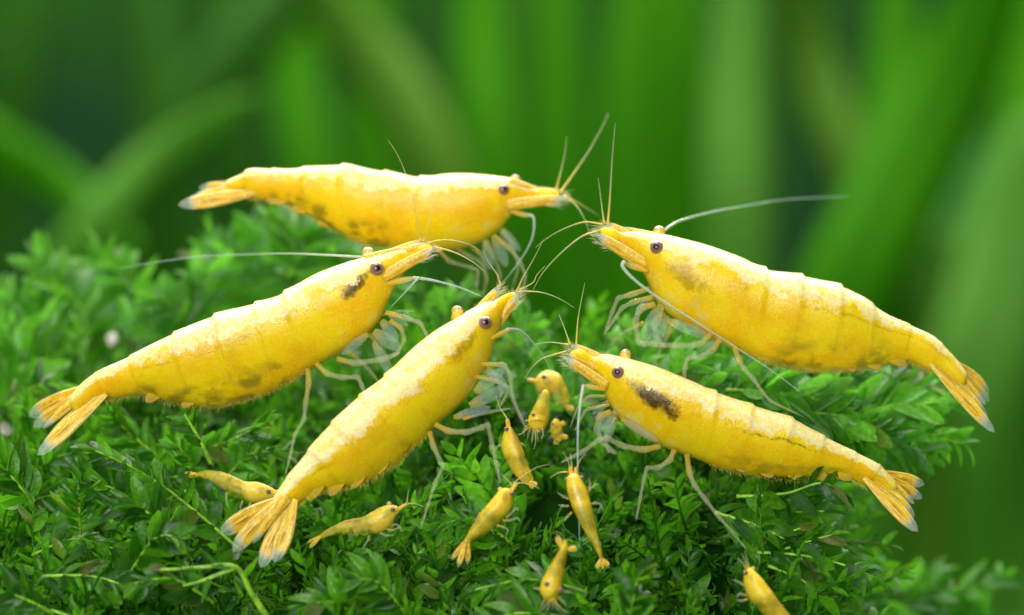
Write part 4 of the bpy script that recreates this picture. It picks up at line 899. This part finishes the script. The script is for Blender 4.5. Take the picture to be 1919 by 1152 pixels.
def blade(parent, pts, wpx, Y, mat, twist=0.0, tip=True):
    q = catmull(pts, 6); m = len(q); V, F, U = [], [], []
    W = [P(p[0], p[1], Y+0.25*math.sin(i*0.35)) for i, p in enumerate(q)]
    for i, c in enumerate(W):
        f = i/(m-1); t = (W[min(i+1, m-1)]-W[max(i-1, 0)]).normalized()
        s = t.cross(Vector((0, -1, 0))).normalized(); n = s.cross(t).normalized()
        rot = Matrix.Rotation(twist*(f-0.5), 3, t); s = rot @ s; n = rot @ n
        w = wpx*PX*0.5*(DIST+Y)/DIST*(math.sqrt(max(0.0, 1-max(0, (f-0.62)/0.38)**2.0)) if tip else 1.0)
        w = max(w, 0.01); th = 0.03
        for a, z in ((-1, 0), (-0.5, 0.5), (0, 0.9), (0.5, 0.5), (1, 0), (0.5, -0.3), (0, 0.1), (-0.5, -0.3)):
            V.append(c+s*(a*w)+n*(th*z+w*0.18*(1-abs(a)))); U.append((f, (a+1)/2))
    for i in range(m-1):
        for k in range(8): F.append((i*8+k, i*8+(k+1) % 8, (i+1)*8+(k+1) % 8, (i+1)*8+k))
    F.append(tuple(range(7, -1, -1))); F.append(tuple((m-1)*8+k for k in range(8)))
    return mesh_obj('leaf', V, F, BM[mat], parent, U)
def plant(label, root_px, Y, leaves):
    b = P(root_px[0], root_px[1], Y); b.z = -9.0
    e = empty('grass_plant', b); tag(e, label, 'plant', 'blurred ribbon-leaved plants in the background')
    for pts, w, dy, mat, tw in leaves: blade(e, pts, w, Y+dy, mat, tw)
    return e
plant('blurred ribbon plant whose pale leaf slants up towards the tail of the back shrimp', (0, 900), 18,
      [([(-60, 1500), (20, 800), (110, 520), (230, 360), (350, 258), (486, 176)], 86, 0, 'soft', 0.3), ([(-200, 1500), (-260, 700), (-140, 420), (-60, 250)], 90, 3, 'mid', 0)])
plant('blurred ribbon plant with a yellowish leaf drooping in from the left edge', (-300, 900), 22,
      [([(-500, 1500), (-420, 500), (-200, 200), (20, 290), (140, 370), (260, 480)], 90, 0, 'mid', 0.2), ([(-200, 1500), (-60, 700), (30, 200), (80, -150)], 90, 8, 'dim', 0)])
plant('blurred dark ribbon plant behind the left moss', (300, 900), 30,
      [([(180, 1500), (230, 600), (330, 250), (560, -40), (640, -200)], 120, 0, 'dim', 0.3), ([(420, 1500), (400, 800), (330, 420), (270, -100)], 110, 6, 'dim', 0), ([(520, 1500), (500, 700), (440, 300), (420, -160)], 100, 4, 'dim', 0)])
plant('blurred olive ribbon plant with a leaf arching over the back shrimp', (900, 900), 26,
      [([(960, 1500), (930, 700), (860, 420), (760, 190), (640, 40), (520, -120)], 120, 0, 'olive', 0.3), ([(700, 1500), (640, 800), (590, 420), (555, 150), (545, -200)], 120, 6, 'mid', 0.3), ([(820, 1500), (760, 700), (700, 350), (690, -200)], 110, 10, 'mid', 0)])
plant('blurred tall green ribbon plant standing behind the gap between the upper shrimps', (1100, 900), 28,
      [([(940, 1500), (950, 800), (930, 400), (905, 100), (890, -200)], 120, 0, 'mid', 0.2), ([(1080, 1500), (1075, 800), (1050, 400), (1040, -200)], 110, 4, 'mid', 0), ([(1180, 1500), (1190, 800), (1180, 300), (1215, -200)], 130, 2, 'mid', 0.2), ([(1020, 1500), (990, 700), (990, 200), (960, -200)], 120, 9, 'dim', 0), ([(1280, 1500), (1270, 700), (1265, 200), (1290, -200)], 110, 7, 'mid', 0.2)])
plant('blurred pale upright ribbon plant behind the head of the white-backed shrimp', (1390, 900), 22,
      [([(1400, 1500), (1390, 900), (1384, 500), (1380, 200), (1395, -200)], 130, 0, 'pale', 0.2)])
plant('blurred ribbon plant with an olive leaf leaning left, above the white-backed shrimp', (1700, 900), 25,
      [([(1760, 1500), (1720, 800), (1640, 440), (1560, 220), (1500, 40), (1470, -160)], 100, 0, 'olive', 0.3), ([(1620, 1500), (1600, 900), (1640, 500), (1670, 200), (1700, -200)], 110, 8, 'mid', 0)])
plant('blurred bright broad-leaved ribbon plant leaning up to the right edge', (1500, 900), 24,
      [([(1300, 1500), (1430, 900), (1560, 600), (1690, 340), (1810, 90), (1900, -160)], 190, 0, 'mid', 0.3), ([(1560, 1500), (1640, 900), (1760, 600), (1900, 300), (1990, 100)], 150, 12, 'blue', 0.2)])
plant('blurred cool green ribbon plant low at the right behind the hanging tail', (1900, 900), 31,
      [([(1760, 1500), (1770, 1100), (1800, 820), (1880, 540), (1960, 200)], 230, -4, 'pale', 0.2), ([(1860, 1500), (1840, 1100), (1830, 860), (1900, 600), (2000, 420)], 230, 0, 'pale', 0.2), ([(1560, 1500), (1540, 1200), (1560, 960), (1600, 820), (1680, 700)], 190, -2, 'pale', 0.2), ([(1720, 1500), (1700, 1200), (1720, 900), (1760, 700), (1840, 560)], 120, 5, 'mid', 0.2), ([(2000, 1500), (1960, 1000), (1930, 600), (1960, 200), (2010, -200)], 200, 4, 'mid', 0.2), ([(1580, 1500), (1590, 1200), (1600, 950), (1640, 700), (1780, 420)], 170, -6, 'pale', 0.2)])

# ------------------------------------------------------------------ tank
t = NT('tank_floor'); ob = t.obj()
M_FLOOR = t.done(t.bsdf(Base_Color=t.mix(t.noise(ob, 0.8, 3), (0.05, 0.15, 0.015), (0.12, 0.26, 0.04)), Roughness=0.9, Specular_IOR_Level=0.0))
t = NT('tank_back'); ob = t.obj()
M_BACK = t.done(t.bsdf(Base_Color=t.mix(t.smooth(t.noise(ob, 0.16, 2), 0.35, 0.65), (0.010, 0.032, 0.017), (0.020, 0.085, 0.008)), Roughness=0.9, Specular_IOR_Level=0.0))
tag(mesh_obj('backdrop', [(-60, 60, -10), (60, 60, -10), (60, 60, 40), (-60, 60, 40)], [(0, 1, 2, 3)], M_BACK), kind='structure')
tag(mesh_obj('ground', [(-60, -6, -9.0), (60, -6, -9.0), (60, 60, -9.0), (-60, 60, -9.0)], [(0, 1, 2, 3)], M_FLOOR), kind='structure')
